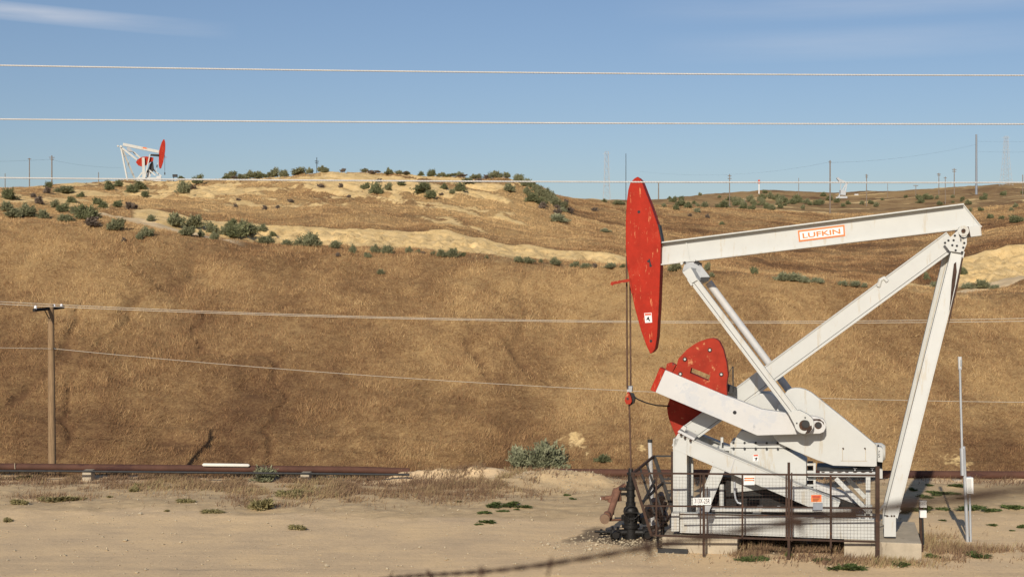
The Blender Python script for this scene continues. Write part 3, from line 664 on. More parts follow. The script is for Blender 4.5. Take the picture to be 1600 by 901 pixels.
    mb = MB(); pl(mb, [(1381.2, 806.5), (1400, 806.5), (1400, 838), (1381.2, 838)], -1.16, -.84, W)
    for x in (1385, 1392, 1396): pl(mb, [(x, 804.8), (x+2.6, 804.8), (x+2.6, 807), (x, 807)], -1.18, -1.1, M['rust'])
    mb.build('leg_foot', root, bevel=.008)
    f = q(1389.5, 790, 1.05); mb = MB(); mb.box((f.x-.16, .9, .44), (f.x+.16, 1.2, f.z), W); mb.build('leg_foot', root)
    mb = MB(); pl(mb, [(1398, 797), (1404, 793), (1408, 797), (1402, 806), (1399, 807)], -.86, -.82, W); bar(mb, (1372, 799), (1384, 785, 1.3), -.9, -.86, M['grey']); mb.build('leg_bracket', root)
    # lower frame
    A0, A1 = -1.06, -.66
    mb = MB(); mb.boxbeam(q(1064, 684, -.86), q(1064, 801, -.86), .44, .335, W, T=WT, lip=.02); mb.build('frame_post', root)
    mb = MB(); mb.boxbeam(q(1125, 727, -.86), q(1099.5, 789, -.86), .40, .31, W, T=WT, lip=.02); mb.build('frame_strut', root)
    mb = MB(); mb.boxbeam(q(1057, 687.5, -.86), q(1308, 794, -.86), .42, .395, W, T=WT, lip=.02); fd = mb.build('frame_diagonal', root)
    mb = MB(); pl(mb, [(1049.5, 696), (1058, 679), (1060.5, 675.5), (1064, 677), (1056, 698)], A0, A1, W)
    pl(mb, [(1058.5, 674.5), (1061, 671.5), (1086, 684), (1084, 688)], A0-.06, A1+.3, M['white_worn'])
    for x, y in ((1070, 683.5), (1078.5, 688), (1064, 679)): cyl(mb, x, y, .03, A0-.1, A0, M['rust'], 8)
    pl(mb, [(1063.5, 669), (1068, 664.5), (1073, 667.5), (1070, 674)], A0-.02, A0+.1, W); mb.build('post_cap', root, bevel=.006)
    mb = MB(); bar(mb, (1141, 737.5), (1147.8, 714.5, .7), -1.078, -1.05, M['white_worn']); mb.build('weld_seam', fd)
    # far side of the frame
    mb = MB(); a = q(1066, 690, .75); mb.ibeam(q(1072, 694, .75), q(1072, 800, .75), .36, .3, W, T=WT); mb.ibeam(q(1072, 680, .75), q(1150, 711, .75), .36, .36, W, T=WT); mb.ibeam(q(1150, 711, .75), q(1305, 785, .75), .36, .36, W, T=WT)
    for x in (a.x+.05, q(1128, 735, 0).x): mb.bar((x, -.66, a.z-.15), (x, .62, a.z-.15), .22, .26, W)
    mb.build('rear_frame', root)
    # skid
    mb = MB()
    for t, u in ((-1.22, 0), (.95, 0)):
        p0, p1 = q(1063, 815, -1.22), q(1366, 818.5, -1.22); mb.boxbeam((p0.x, t, p0.z), (p1.x, t, p0.z), .20, .48, W, T=WT, lip=.02)
    for px in (1090, 1180, 1270, 1345):
        x = q(px, 815, -1.2).x; mb.box((x-.1, -1.06, .52), (x+.1, .79, .84), W)
    pl(mb, [(1049, 801), (1061, 801), (1061, 829.5), (1049, 829.5)], -1.42, -1.05, W)
    pl(mb, [(1112, 794.5), (1330, 795.5), (1330, 799.5), (1112, 799)], -1.3, -1.0, W); mb.build('skid', root, bevel=.006)
    mb = MB()
    for x, w_ in ((1126, 7), (1183, 9), (1214, 5)): pl(mb, [(x, 790), (x+w_, 790), (x+w_, 799), (x-2, 799)], -1.28, -1.22, M['grey'])
    for px, w_ in ((1149, 2), (1342, 3), (1352, 6)): pl(mb, [(px, 806), (px+w_, 806), (px+w_, 829), (px, 829)], -1.245, -1.237, M['white_worn'])
    mb.build('skid_fitting', root)
    # gear box
    mb = MB(); G0, G1 = -.50, .62
    pl(mb, [(1142, 699), (1226, 700), (1260, 722), (1260, 757), (1142, 770)], G0, G1, W)
    pl(mb, [(1151, 681), (1158, 672), (1236, 684), (1226, 693), (1146, 692)], G0+.05, G1-.05, W)
    pl(mb, [(1164, 634), (1169, 625), (1181, 618), (1187, 614.5), (1204, 614.5), (1212, 621), (1232, 642), (1240, 700), (1164, 690)], G0+.10, G1-.1, W); gb = mb.build('gear_box', root, bevel=.02)
    mb = MB(); pl(mb, [(1141, 691.5), (1222, 692.5), (1228, 695.5), (1228, 699.5), (1141, 698.8)], G0-.06, G1+.06, W)
    for k in range(6):
        for y in (691.4, 700): cyl(mb, 1146+k*17.3, y+.12*k, .028, G0-.08, G0-.02, M['dark'], 8)
    mb.build('casing_flange', gb)
    mb = MB(); bar(mb, (1185.5, 616), (1185.5, 637, .7), G0+.08, G0+.11, M['white_worn']); mb.build('casing_rib', gb)
    mb = MB(); pl(mb, [(1176.5, 710), (1185, 709.6), (1185, 720), (1176.5, 720.3)], G0-.008, G0, M['sign_white']); pl(mb, [(1177.5, 709.9), (1184.3, 709.7), (1184.3, 712), (1177.5, 712.2)], G0-.012, G0-.009, M['sign_red'])
    pl(mb, [(1178, 714), (1180.5, 715), (1183, 713.6), (1183.5, 715), (1181.4, 719.4), (1180.4, 719), (1180.4, 716.4)], G0-.012, G0-.009, M['ink']); mb.build('warning_sticker', gb)
    mb = MB()
    pl(mb, [(1126, 683), (1130, 683), (1130, 699), (1126, 699)], -.5, -.42, W); pl(mb, [(1124, 695.5), (1143, 697.5), (1143, 704), (1124, 703)], -.48, -.3, W); pl(mb, [(1127.8, 691), (1130.5, 691), (1130.5, 699), (1127.8, 699)], -.51, -.5, M['dark']); mb.build('brake_lever', root)
    mb = MB(); pl(mb, [(1107, 742), (1258, 757), (1350, 792), (1350, 798), (1100, 798)], -.42, .5, M['black']); mb.build('gear_base_shade', root)  # gear base made large and black to paint in the shaded interior
    mb = MB(); pl(mb, [(1066, 829.5), (1352, 833.5), (1352, 838), (1066, 834)], -1.12, .8, M['black']); mb.build('skid_shade_plate', root)  # added black plate standing in for the shade beneath the skid
    # ladder-like bracket between gear box and motor
    mb = MB()
    for y in (725, 736.5, 748, 758): pl(mb, [(1261, y-1.5), (1274, y-1.5), (1274, y+1.8), (1261, y+1.8)], -.5, -.42, W)
    pl(mb, [(1271, 723), (1274.5, 723), (1274.5, 764), (1271, 764)], -.51, -.43, W); pl(mb, [(1262, 722), (1270, 722), (1270, 764), (1262, 764)], -.2, .1, M['dark']); mb.build('belt_bracket', root)
    # belt guard, motor
    bgp = [(1224, 618), (1230, 610), (1236, 606.8), (1242, 605.7), (1250, 606), (1258, 608), (1268, 613), (1282, 624), (1322, 656), (1368, 694), (1370, 698), (1370, 728.8), (1302, 727), (1276, 718), (1242, 704), (1218, 692.5), (1209, 683), (1206, 670), (1209, 650)]
    mb = MB(); pl(mb, bgp, -.76, -.52, W); bgd = mb.build('belt_guard', root, bevel=.012)
    mb = MB()
    for a_, b_ in (((1313.5, 719.5), (1355, 719.8)), ((1316.5, 700), (1316.5, 719.5)), ((1352.5, 700), (1352.5, 719.5))): bar(mb, a_, (*b_, .35), -.764, -.757, M['stone'])
    for x in (1316, 1350): pl(mb, [(x, 699), (x+2.6, 699), (x+2.8, 702), (x+1.8, 702.4), (x, 700)], -.768, -.757, M['rust'])
    mb.build('access_door', bgd)
    mb = MB(); cc = q(1376, 710, -.5); mb.tube([(cc.x-.75, .0, cc.z), (cc.x+.0, .0, cc.z), (cc.x+.05, 0, cc.z), (cc.x+.12, 0, cc.z)], [.235, .235, .225, .17], W, 20)
    mb.box((cc.x-.6, -.2, cc.z-.38), (cc.x+.05, .2, cc.z-.2), M['dark']); mo = mb.build('motor', root)
    mb = MB(); pl(mb, [(1371, 697.5), (1377.5, 698.5), (1379.8, 702), (1379.5, 722), (1371, 721)], -.60, -.2, W); pl(mb, [(1371.2, 694.8), (1373.5, 694.8), (1373.5, 698), (1371.2, 698)], -.6, -.5, M['ink'])
    text_mesh(mb, 'S', q(1372, 714, -.606), (1, 0, 0), (0, 0, 1), .045, .085, M['ink']); text_mesh(mb, '7', q(1372, 707, -.606), (1, 0, 0), (0, 0, 1), .045, .05, M['ink']); mb.build('motor_cover', mo, bevel=.01)
    mb = MB(); pl(mb, [(1262, 739.6), (1370, 740.4), (1370, 744.6), (1262, 744)], -.72, -.58, W); pl(mb, [(1281, 736), (1368, 737), (1368, 740), (1281, 739.4)], -.55, .4, M['white_worn'])
    for k in range(7): pl(mb, [(1283+k*12.4, 736.2), (1289+k*12.4+k % 3*2, 736.3), (1288+k*12.4, 738), (1284+k*12.4, 737.8)], -.556, -.55, M['rust'])
    pl(mb, [(1276, 729.5), (1370, 730.5), (1370, 736), (1276, 734.5)], -.5, .4, M['dark'])
    for x in (1334, 1361): pl(mb, [(x-1, 730.5), (x+5, 730.5), (x+5, 731.8), (x+2.6, 731.8), (x+2.6, 735), (x+1.2, 735), (x+1.2, 731.8), (x-1, 731.8)], -.53, -.51, M['white_worn'])
    pl(mb, [(1371, 731), (1379, 733), (1379, 747), (1371, 747)], -.3, .3, W); mb.build('motor_mount', root)
    mb = MB(); bar(mb, (1306, 747), (1353, 795, 3.4), -.70, -.6, W); bar(mb, (1324, 747), (1352, 777, 3.2), .1, .2, W); mb.build('mount_brace', root)
    mb = MB(); pl(mb, [(1352.8, 745), (1360, 745), (1360, 802), (1352.8, 802)], -.72, -.58, W); mb.build('mount_post', root)
    mb = MB(); pts = [(1274, 755), (1300, 764), (1322, 772), (1332, 783), (1330, 790), (1274, 774)]; pl(mb, pts, -.4, .1, M['white_worn']); mb.build('belt_tray', root)
    # cranks, counterweights
    crk = [(1039.4, 577.8), (1130, 616), (1150, 623.5), (1190, 639), (1231, 645), (1258, 648), (1278, 651.5), (1286, 654.5), (1290.5, 661), (1290.5, 668), (1287, 674.5), (1281, 677), (1183, 680), (1130, 657), (1024, 612.6)]
    mb = MB(); pl(mb, crk, -1.26, -1.0, M['white_worn']); ck = mb.build('crank', root, bevel=.012)
    mb = MB(); cyl(mb, 1148, 644, .045, -1.266, -1.25, M['ink'], 16); cyl(mb, 1278.5, 664.2, .085, -1.268, -1.25, M['rust'], 18); cyl(mb, 1278.5, 664.2, .062, -1.274, -1.26, M['dark'], 18)
    pl(mb, [(1270, 654), (1281, 654), (1287, 659), (1288, 664), (1284, 658), (1276, 656.5), (1270, 657)], -1.266, -1.258, M['rust']); mb.build('crank_hole', ck)
    mb = MB(); pl(mb, [(1031, 573.8), (1039.2, 577.8), (1024, 612.4), (1016, 609)], -1.24, -.9, RD); mb.build('end_weight', root, bevel=.008)
    cw = [(1050, 583), (1057, 571.5), (1060, 560), (1073, 546), (1084, 538), (1092, 533.6), (1104, 529.4), (1112, 528.2), (1118, 529), (1123.5, 533), (1130, 546), (1135, 566), (1137.3, 585), (1135, 602), (1136, 617.5)]
    inner = [(1080, 574), (1110, 586), (1107, 595), (1078, 582.5)]
    def weight(t0, t1, parent):
        # plate with a slot: two pieces meet along the slot's middle
        mb = MB(); pl(mb, [(1050, 583), (1057, 571.5), (1060, 560), (1073, 546), (1084, 538), (1092, 533.6), (1104, 529.4), (1112, 528.2), (1118, 529), (1123.5, 533), (1130, 546), (1135, 566), (1137.3, 585), (1135.5, 597), (1110, 586), (1080, 574), (1078, 582.5)], t0, t1, M['red_worn'])
        pl(mb, [(1050, 583), (1078, 582.5), (1107, 595), (1110, 586), (1135.5, 597), (1135, 602), (1136, 617.5)], t0, t1, M['red_worn']); o = mb.build('counterweight', parent)
        mb = MB()
        for x, y in ((1070, 561), (1109, 546.5), (1063, 584), (1127, 584.5)): cyl(mb, x, y, .052, t0-.02, t0, M['rust'], 12); cyl(mb, x, y, .026, t0-.03, t0-.015, M['white_worn'], 10)
        mb.build('weight_bolt', o); return o
    weight(-1.20, -.82, root)
    mb = MB(); pl(mb, [(1042, 568), (1049, 566), (1056, 570), (1050, 582), (1040, 577)], -1.15, -.9, M['red_worn']); mb.build('weight_clamp', root)
    mb = MB(); pl(mb, [(1046, 600), (1046, 624), (1042, 635), (1043, 645), (1045, 654), (1050, 667), (1056, 681), (1066, 676), (1100, 648), (1115, 630)], .42, .8, M['red_worn']); mb.build('counterweight', root, bevel=.01)
    mb = MB(); pl(mb, [(x+4, y) for x, y in crk], .92, 1.15, M['white_worn']); mb.build('crank', root)
    mb = MB(); cyl(mb, 1278.5, 664, .12, -.99, .9, M['dark'], 16); mb.build('crank_shaft', root)
    # pitmans, equalizer
    mb = MB(); a, b = q(1079.5, 432, -1.42), q(1243, 648, -1.42); mb.boxbeam(a, b, .19, .2, W, T=WT, lip=.012, seam=[(.12, M['dark'])]); pit = mb.build('pitman', root)
    mb = MB(); pl(mb, [(1231, 644), (1249, 640.5), (1262, 647), (1268, 652), (1271, 660), (1268, 670), (1262, 676), (1254, 677), (1246, 672)], -1.55, -1.3, W)
    cyl(mb, 1256.5, 662, .225, -1.56, -1.3, W, 28); wb = mb.build('wrist_bearing', pit, bevel=.006)
    mb = MB(); cyl(mb, 1257, 664, .125, -1.575, -1.54, M['rust'], 22); cyl(mb, 1259, 662, .09, -1.585, -1.55, M['dark'], 18); pl(mb, [(1262, 667), (1268, 664), (1269, 670), (1264, 676), (1258, 677), (1261, 672)], -1.568, -1.555, M['rust'])
    for x, y in ((1245, 660.7), (1258, 652), (1263.5, 673.5)): cyl(mb, x, y, .018, -1.58, -1.55, M['ink'], 8)
    mb.build('wrist_pin', pit)
    mb = MB(); a, b = q(1107, 441, 1.35), q(1237, 615, 1.35); b2 = a+(b-a)*1.32; mb.tube([a, b2], .095, M['white_worn'], 16); mb.build('pitman', root)
    mb = MB(); pl(mb, [(1066, 425), (1079, 417.6), (1085, 427.5), (1090, 437.5), (1080, 443), (1074, 436)], -1.55, 1.5, W)
    eq = mb.build('equalizer', root, bevel=.01)
    mb = MB(); pl(mb, [(1066, 424), (1070, 410.5), (1088, 408.5), (1094, 414), (1090, 422), (1078, 419)], -.28, .28, M['grey'])
    for x, y in ((1069.5, 410), (1088, 409.5), (1091, 411.5)): cyl(mb, x, y, .03, -.33, .33, M['dark'], 8)
    cyl(mb, 1065, 411.5, .035, -.4, -.25, W, 8); cyl(mb, 1085, 406.5, .03, -.4, -.25, W, 8); mb.build('equalizer_bearing', root)
    mb = MB(); pl(mb, [(1083, 425), (1095, 414.5), (1109, 432.5), (1093, 440)], -.6, -.52, M['grey']); pl(mb, [(1090, 437), (1096, 433), (1109, 432.5), (1108, 436), (1098, 441)], -.62, -.5, M['dark']); mb.build('equalizer_shade', eq)  # shaded face of the equalizer painted in as grey and dark plates
    mb = MB(); bar(mb, (1075, 436), (1081, 445.5, 1.6), -1.6, -1.5, W); mb.build('pitman_clamp', pit)
    # bridle, carrier bar, polished rod
    mb = MB()
    for t, x in ((-.12, 979.2), (.12, 984.6)):
        mb.tube([q(x-.2, 400, t), q(x+.3, 500, t), q(x+.9, 606, t)], .022, M['cable'], 6)
    br = mb.build('bridle_cable', root)
    mb = MB(); pl(mb, [(980.5, 612), (982.5, 612), (986.5, 622), (987, 627), (984.5, 631), (978.5, 631), (976, 626), (977, 620)], -.14, .06, M['red_worn']); cyl(mb, 980.6, 622.5, .03, -.16, -.13, M['dark'], 10)
    pl(mb, [(984, 614), (988, 614), (992, 622), (990, 630), (985, 633), (982, 631)], .0, .2, M['black']); pl(mb, [(979, 603), (988, 603), (987, 612), (980, 612)], -.06, .1, M['grey']); mb.build('carrier_bar', root)
    mb = MB(); mb.tube([q(983.2, 628, 0), q(986.2, 742, 0)], .024, M['cable'], 8); mb.build('polished_rod', root)
    mb = MB(); mb.tube([q(988, 617, .1), q(996, 623, .1), q(1010, 629, .2), (q(1026, 633, .3)), q(1046, 634, .42)], .018, M['black'], 6); mb.build('load_cell_cable', root)
    # belt guard rail and brake stay behind the weights
    mb = MB(); pl(mb, [(1133, 599), (1150, 606), (1150, 617), (1132, 610)], -.6, -.3, M['dark']); bar(mb, (1145, 572), (1145.5, 612, 1.0), -.6, -.56, M['dark']); bar(mb, (1145, 572), (1136, 586, .5), -.6, -.58, M['dark']); mb.build('guard_stay', root)
    # loose conduits inside
    mb = MB(); mb.tube([q(1147.7, 752, -1.0), q(1147.9, 770, -1.0), q(1149.5, 779, -1.0), q(1152.5, 784.5, -1.0), q(1158, 786, -1.0)], .027, M['galv'], 8); mb.tube([q(1127.5, 756, -.9), q(1127.5, 790, -.9)], .06, W, 8); mb.tube([q(1081.7, 719, -.5), q(1081.7, 790, -.5)], .03, W, 6); mb.build('conduit', root)
    return root
main_pump()
# the two footings under it
def footing(px0, px1, top, bot, label):
    mb = MB(); t0 = -1.58; a, b = PJ.q(px0, top, t0), PJ.q(px1, top, t0)
    mb.box((a.x, t0, -.35), (b.x, 1.55, a.z), M['concrete'])
    if px0 < 1200: mb.box((a.x+1.05, t0-.004, -.3), (a.x+1.065, t0+.01, a.z-.02), M['stone']); mb.box((a.x-.1, t0-.12, -.02), (a.x+.62, t0-.02, .09), M['dark'])
    o = mb.build('concrete_footing', bevel=.015); o.location = PJ.O; o.rotation_euler.z = -PJ.yaw
    return tag(o, label, 'concrete block')
footing(1035, 1152, 838, 866, 'low pale concrete block under the left end of the pump jack, beside the wellhead')
footing(1319, 1440, 844, 872, 'low pale concrete block under the rear legs of the pump jack')

# ------------------------------------------------------------------ guard fence and its signs
GF = Frame(((1200-CX)*33.1/F, 33.1, 0), 8.0)
def guard_fence():
    q, pl = GF.q, GF.pl; RU = M['rust']
    root = empty('guard_fence', GF.O, 'rusty brown wire mesh guard fence along the front of the pump jack', 'fence', rz=-GF.yaw)
    def rail(a, b, w=.045, t=0): mb = MB(); mb.bar(q(*a, t), q(*b, t), w*.8, w*.8, RU); mb.build('rail', root)
    rail((986, 738.5), (1370, 742.2), .05); rail((1003, 789.5), (1370, 793.5)); rail((1018, 835.6), (1370, 846), .05); rail((1062, 803), (1370, 806.5), .035, .06)
    def post(px, y0, y1, w, dark=False, t=0):
        mb = MB(); a = q(px, y0, t); b = q(px+.5, y1, t); w *= .8; mb.bar(a, (a.x, a.y, b.z), w, w, M['rust'] if not dark else M['dark'], up=(1, 0, 0)); mb.build('post', root)
    for p in ((1025.5, 741, 836, .05), (1094.5, 741, 838, .04), (1099.5, 741, 868, .07), (1105, 760, 842, .03), (1160, 741, 841, .05), (1228.5, 741, 843, .045), (1232.5, 722, 876, .075), (1237, 738, 845, .04), (1298, 743, 856, .055), (1371, 728, 870, .115)): post(*p)
    mb = MB(); a, b = q(1000, 741, .03), q(1370, 745, .03); c = q(1018, 836, .03); zt, zb = a.z-.02, c.z
    x = a.x
    while x < b.x:
        f = 0 if x > c.x else (c.x-x)/(c.x-a.x); z0 = zb+(zt-zb)*f
        if zt-z0 > .02: mb.bar((x, .03, z0), (x, .03, zt), 0.0031, .0031, RU, up=(1, 0, 0))
        x += .077
    z = zb
    while z < zt:
        xa = c.x+(a.x-c.x)*(z-zb)/(zt-zb); mb.bar((xa, .037, z), (b.x, .037, z), 0.0031, .0031, RU); z += .077
    mb.build('mesh_panel', root)
    # leaning side panel at the wellhead end
    P = {'A': q(988, 740, 0), 'B': q(1022, 712, 2.1), 'C': q(1052, 800, 2.1), 'D': q(1018, 836, 0)}
    mb = MB()
    for a, b, w in (('A', 'B', .05), ('B', 'C', .085), ('C', 'D', .05), ('D', 'A', .065)): mb.bar(P[a], P[b], w, w, RU if b != 'C' else M['dark'])
    for k in (.33, .62): mb.bar(P['A'].lerp(P['B'], k), P['D'].lerp(P['C'], k), .05, .05, M['dark'])
    mb.bar(P['A'].lerp(P['D'], .47), P['B'].lerp(P['C'], .47), .05, .05, M['dark'])
    mb.bar(P['A'].lerp(P['D'], .5), P['B'].lerp(P['C'], .5).lerp(P['A'].lerp(P['D'], .5), .4)+Vector((0, 0, .3)), .05, .05, M['dark'])
    for k in range(1, 24): mb.bar(P['A'].lerp(P['B'], k/24), P['D'].lerp(P['C'], k/24), .006, .006, RU)
    mb.build('side_panel', root)
    mb = MB()
    for y0 in (712, 748, 754, 766, 790): mb.bar(q(1022+(y0-712)*.33, y0, 2.1), q(1052, y0, 2.1), .04, .04, M['dark'])
    mb.bar(q(1050.5, 705, 2.1), q(1050.5, 800, 2.1), .07, .07, M['rust'], up=(1, 0, 0)); mb.build('rear_panel', root)
    root2 = root
    def sign(name, label, parts):
        mb = MB()
        for pts, t0, m in parts: pl(mb, pts, t0, t0+.004, m)
        return mb
    # number sign
    mb = sign('', '', [([(1083, 777), (1111, 776.6), (1111, 788), (1083, 788.2)], -.062, M['sign_white'])]); o = q(1085, 785.6, -.0665); ux = Vector((1, 0, 0))
    text_mesh(mb, '313X-25R', o, ux, (0, 0, 1), .36, .115, M['ink'], .006); s = mb.build('number_sign'); s.location = GF.O; s.rotation_euler.z = -GF.yaw
    tag(s, 'small white sign reading 313X-25R on the mesh fence', 'sign')
    mb = MB(); pl(mb, [(1100, 788.5), (1112, 788.5), (1108, 799), (1098, 799)], -.02, .02, M['grey']); s = mb.build('metal_plate'); s.location = GF.O; s.rotation_euler.z = -GF.yaw; tag(s, 'grey metal plate hanging under the white number sign on the fence', 'plate')
    mb = sign('', '', [([(1162, 743.5), (1179, 743.3), (1179, 757), (1162, 757.2)], -.052, M['sign_white']), ([(1163.2, 745.8), (1178, 745.6), (1178, 747.6), (1163.2, 747.8)], -.056, M['sign_orange']), ([(1163.2, 749.2), (1178, 749), (1178, 750.6), (1163.2, 750.8)], -.056, M['sign_orange'])])
    for x, y in ((1163, 746), (1177, 746), (1163, 749.6), (1177, 749.6)): pl(mb, [(x, y), (x+1.4, y), (x+1.4, y+1.3), (x, y+1.3)], -.06, -.055, M['ink'])
    s = mb.build('warning_sign'); s.location = GF.O; s.rotation_euler.z = -GF.yaw; tag(s, 'white warning sign with two orange stripes hanging on the top rail of the fence', 'sign')
    mb = sign('', '', [([(1267.5, 772.6), (1283.5, 772.4), (1283.5, 783.4), (1267.5, 783.6)], -.052, M['sign_orange']), ([(1268.8, 773.6), (1282.4, 773.4), (1282.4, 777), (1268.8, 777.2)], -.056, M['sign_red'])])
    text_mesh(mb, 'DANGER', q(1269.8, 776.6, -.062), ux, (0, 0, 1), .165, .035, M['ink'])
    for k in range(3): pl(mb, [(1270, 778.2+k*1.7), (1281.5-k*2, 778.1+k*1.7), (1281.5-k*2, 778.9+k*1.7), (1270, 779+k*1.7)], -.056, -.053, M['ink'])
    s = mb.build('danger_sign'); s.location = GF.O; s.rotation_euler.z = -GF.yaw; tag(s, 'orange and red danger sign on the mesh fence below the belt guard', 'sign')
    mb = MB(); pl(mb, [(1270.5, 786), (1285.5, 786), (1285.5, 796), (1270.5, 796)], -.03, .02, M['steel_dark']); s = mb.build('blank_plate'); s.location = GF.O; s.rotation_euler.z = -GF.yaw; tag(s, 'blank dark grey plate on the fence under the orange danger sign', 'plate')
guard_fence()

# ------------------------------------------------------------------ wellhead and flow line
def wellhead():
    d = 35.9; sc_ = d/F; B = M['black']; x0 = (985.5-CX)*sc_; g = float(terrain_h(np.array([x0]), np.array([d]))[0])
    root = empty('wellhead', (x0, d, g), 'black oily wellhead of stacked valves and flanges under the polished rod', 'wellhead')
    def z(py): return H-(py-CY)*sc_-g
    def X(px): return (px-985.5)*sc_
    def ring(mb, y0, y1, r0, r1=None, n=16): mb.tube([(0, 0, z(y0)), (0, 0, z(y1))], [r0*.84, (r1 or r0)*.84], B, n)
    mb = MB(); ring(mb, 731, 738, .06, .08); ring(mb, 738, 741, .12); ring(mb, 741, 756, .09); ring(mb, 752, 758, .13); mb.build('stuffing_box', root)
    mb = MB(); ring(mb, 758, 764, .16); ring(mb, 763, 786, .12); ring(mb, 772, 775, .15); ring(mb, 784, 790, .15)
    mb.tube([(X(968), .1, z(764)), (0, 0, z(764))], .04, B, 8); mb.tube([(X(970), -.05, z(771)), (0, 0, z(771))], .035, B, 8); mb.build('pumping_tee', root)
    mb = MB(); pts = [(0, 0, z(790)), (0, 0, z(793)), (0, 0, z(798)), (0, 0, z(803)), (0, 0, z(807))]; mb.tube(pts, [.12, .17, .19, .17, .13], B, 16); mb.build('ball_valve', root)
    mb = MB(); ww = [(math.cos(k*math.pi/12)*.17, -.24, z(798)+math.sin(k*math.pi/12)*.17) for k in range(25)]; mb.tube(ww, .014, B, 6, cap=False); mb.bar((-.17, -.24, z(798)), (.17, -.24, z(798)), .02, .02, B); mb.bar((0, -.24, z(798)), (0, 0, z(798)), .03, .03, B); mb.build('hand_wheel', root)
    mb = MB(); ring(mb, 806, 811, .25, n=20); ring(mb, 811, 819, .2); ring(mb, 818, 823, .27, n=20); ring(mb, 822, 842, .21)
    for k in range(10):
        a = k*.628; mb.tube([(math.cos(a)*.22, math.sin(a)*.22, z(804)), (math.cos(a)*.22, math.sin(a)*.22, z(812.5))], .022, B, 6)
    mb.build('casing_head', root)
    for s_, nm in ((-1, 'side_valve'), (1, 'side_valve')):
        mb = MB(); mb.tube([(0, -.05, z(830)), (s_*.52, -.1, z(831))], .085, B, 10); mb.tube([(s_*.30, -.08, z(831)), (s_*.36, -.08, z(831))], .16, B, 14); mb.tube([(s_*.44, -.09, z(831)), (s_*.49, -.09, z(831))], .16, B, 14)
        mb.tube([(s_*.40, -.1, z(831)), (s_*.40, -.36, z(832))], .09, B, 10); ww = [(s_*.40+math.cos(k*math.pi/10)*.14, -.37, z(832)+math.sin(k*math.pi/10)*.14) for k in range(21)]; mb.tube(ww, .013, B, 6, cap=False)
        if s_ < 0: mb.tube([(-.5, -.1, z(829.5)), (-.92, -.12, z(828.5))], [.04, .03], B, 8); mb.tube([(-.72, -.1, z(829)), (-.78, -.1, z(829))], .07, B, 8); mb.tube([(-.45, .05, z(834)), (-.8, 0, z(834.5))], .02, B, 6)
        mb.build(nm, root)
    # tubing and valves between wellhead and skid
    mb = MB()
    pts = [(1000, 818), (1012, 812), (1022, 800), (1032, 806), (1040, 796)]
    mb.tube([(X(x), .35, z(y)) for x, y in pts], .06, B, 8)
    for x, y, r in ((1008, 815, .11), (1018, 803, .13), (1031, 805, .11), (1025, 790, .09), (1040, 812, .12), (1036, 780, .08)): mb.tube([(X(x), .2, z(y)), (X(x), .5, z(y)+.06)], r, B, 10)
    mb.tube([(X(1036), .4, z(776)), (X(1038), .4, z(838))], .05, B, 8); mb.tube([(X(1044), .5, z(788)), (X(1028), .5, z(834))], .045, B, 8); mb.tube([(X(1010), .4, z(830)), (X(1046), .5, z(824))], .05, B, 8); mb.build('side_piping', root)
wellhead()
def flow_line():
    d = 37.4; k = d/F; RU = mat('oxidised_brown_pipe', (.17, .085, .055), .8, var=.3, scale=6, bump=.2); ST = M['stone']
    x0 = (955-CX)*k; root = empty('flow_line', (x0, d, 0), 'short brown rusted pipe assembly with valves left of the wellhead', 'pipe')
    def P(px, py, t=0): v = at(px, py, d+t); return v-Vector((x0, d, 0))
    mb = MB(); mb.tube([P(951, 808, -.6), P(966, 764)], .085, RU, 12); mb.tube([P(961, 776), P(965, 764)], .115, RU, 12); mb.tube([P(955, 785), P(957, 779)], .11, RU, 12); mb.tube([P(948, 806, -.75), P(949, 803, -.6)], .10, RU, 12); mb.build('riser', root)
    mb = MB(); c = P(944.5, 809, -.75); mb.tube([c, c+Vector((-.0, -.12, -.01))], .125, mat('rusty_cap', (.22, .14, .09), .8, var=.3), 20); mb.build('end_cap', root)
    mb = MB(); mb.tube([P(945, 778), P(959, 776)], .06, RU, 10); mb.tube([P(938, 778.5), P(946, 778)], .045, M['fresh_white'], 8); mb.tube([P(942, 775), P(942, 780)], .07, RU, 8); mb.tube([P(966, 764), P(967.5, 782)], .07, RU, 10); mb.tube([P(958, 786), P(956, 806)], .055, RU, 8); mb.build('valve', root)
    mb = MB(); mb.tube([P(950, 812, -.6), P(976, 811, -.3)], .03, RU, 8); mb.tube([P(953, 808, -.5), P(960, 807, -.5)], .06, M['stone'], 8); mb.tube([P(966, 763), P(975, 757, .3), P(982, 765, .2)], .05, RU, 8); mb.build('branch', root)
flow_line()
mb = MB(); p = at(1015.5, 690, 37.6); g = float(terrain_h(np.array([p.x+.08]), np.array([p.y]))[0]); mb.tube([p, (p.x+.08, p.y, g-.1)], .055, M['white_worn'], 10); mb.tube([p+Vector((0, 0, -.01)), p+Vector((0, 0, .06))], .066, M['dark'], 10)
tag(mb.build('vent_pipe'), 'slim whitish upright pipe with a dark cap behind the wellhead', 'pipe')

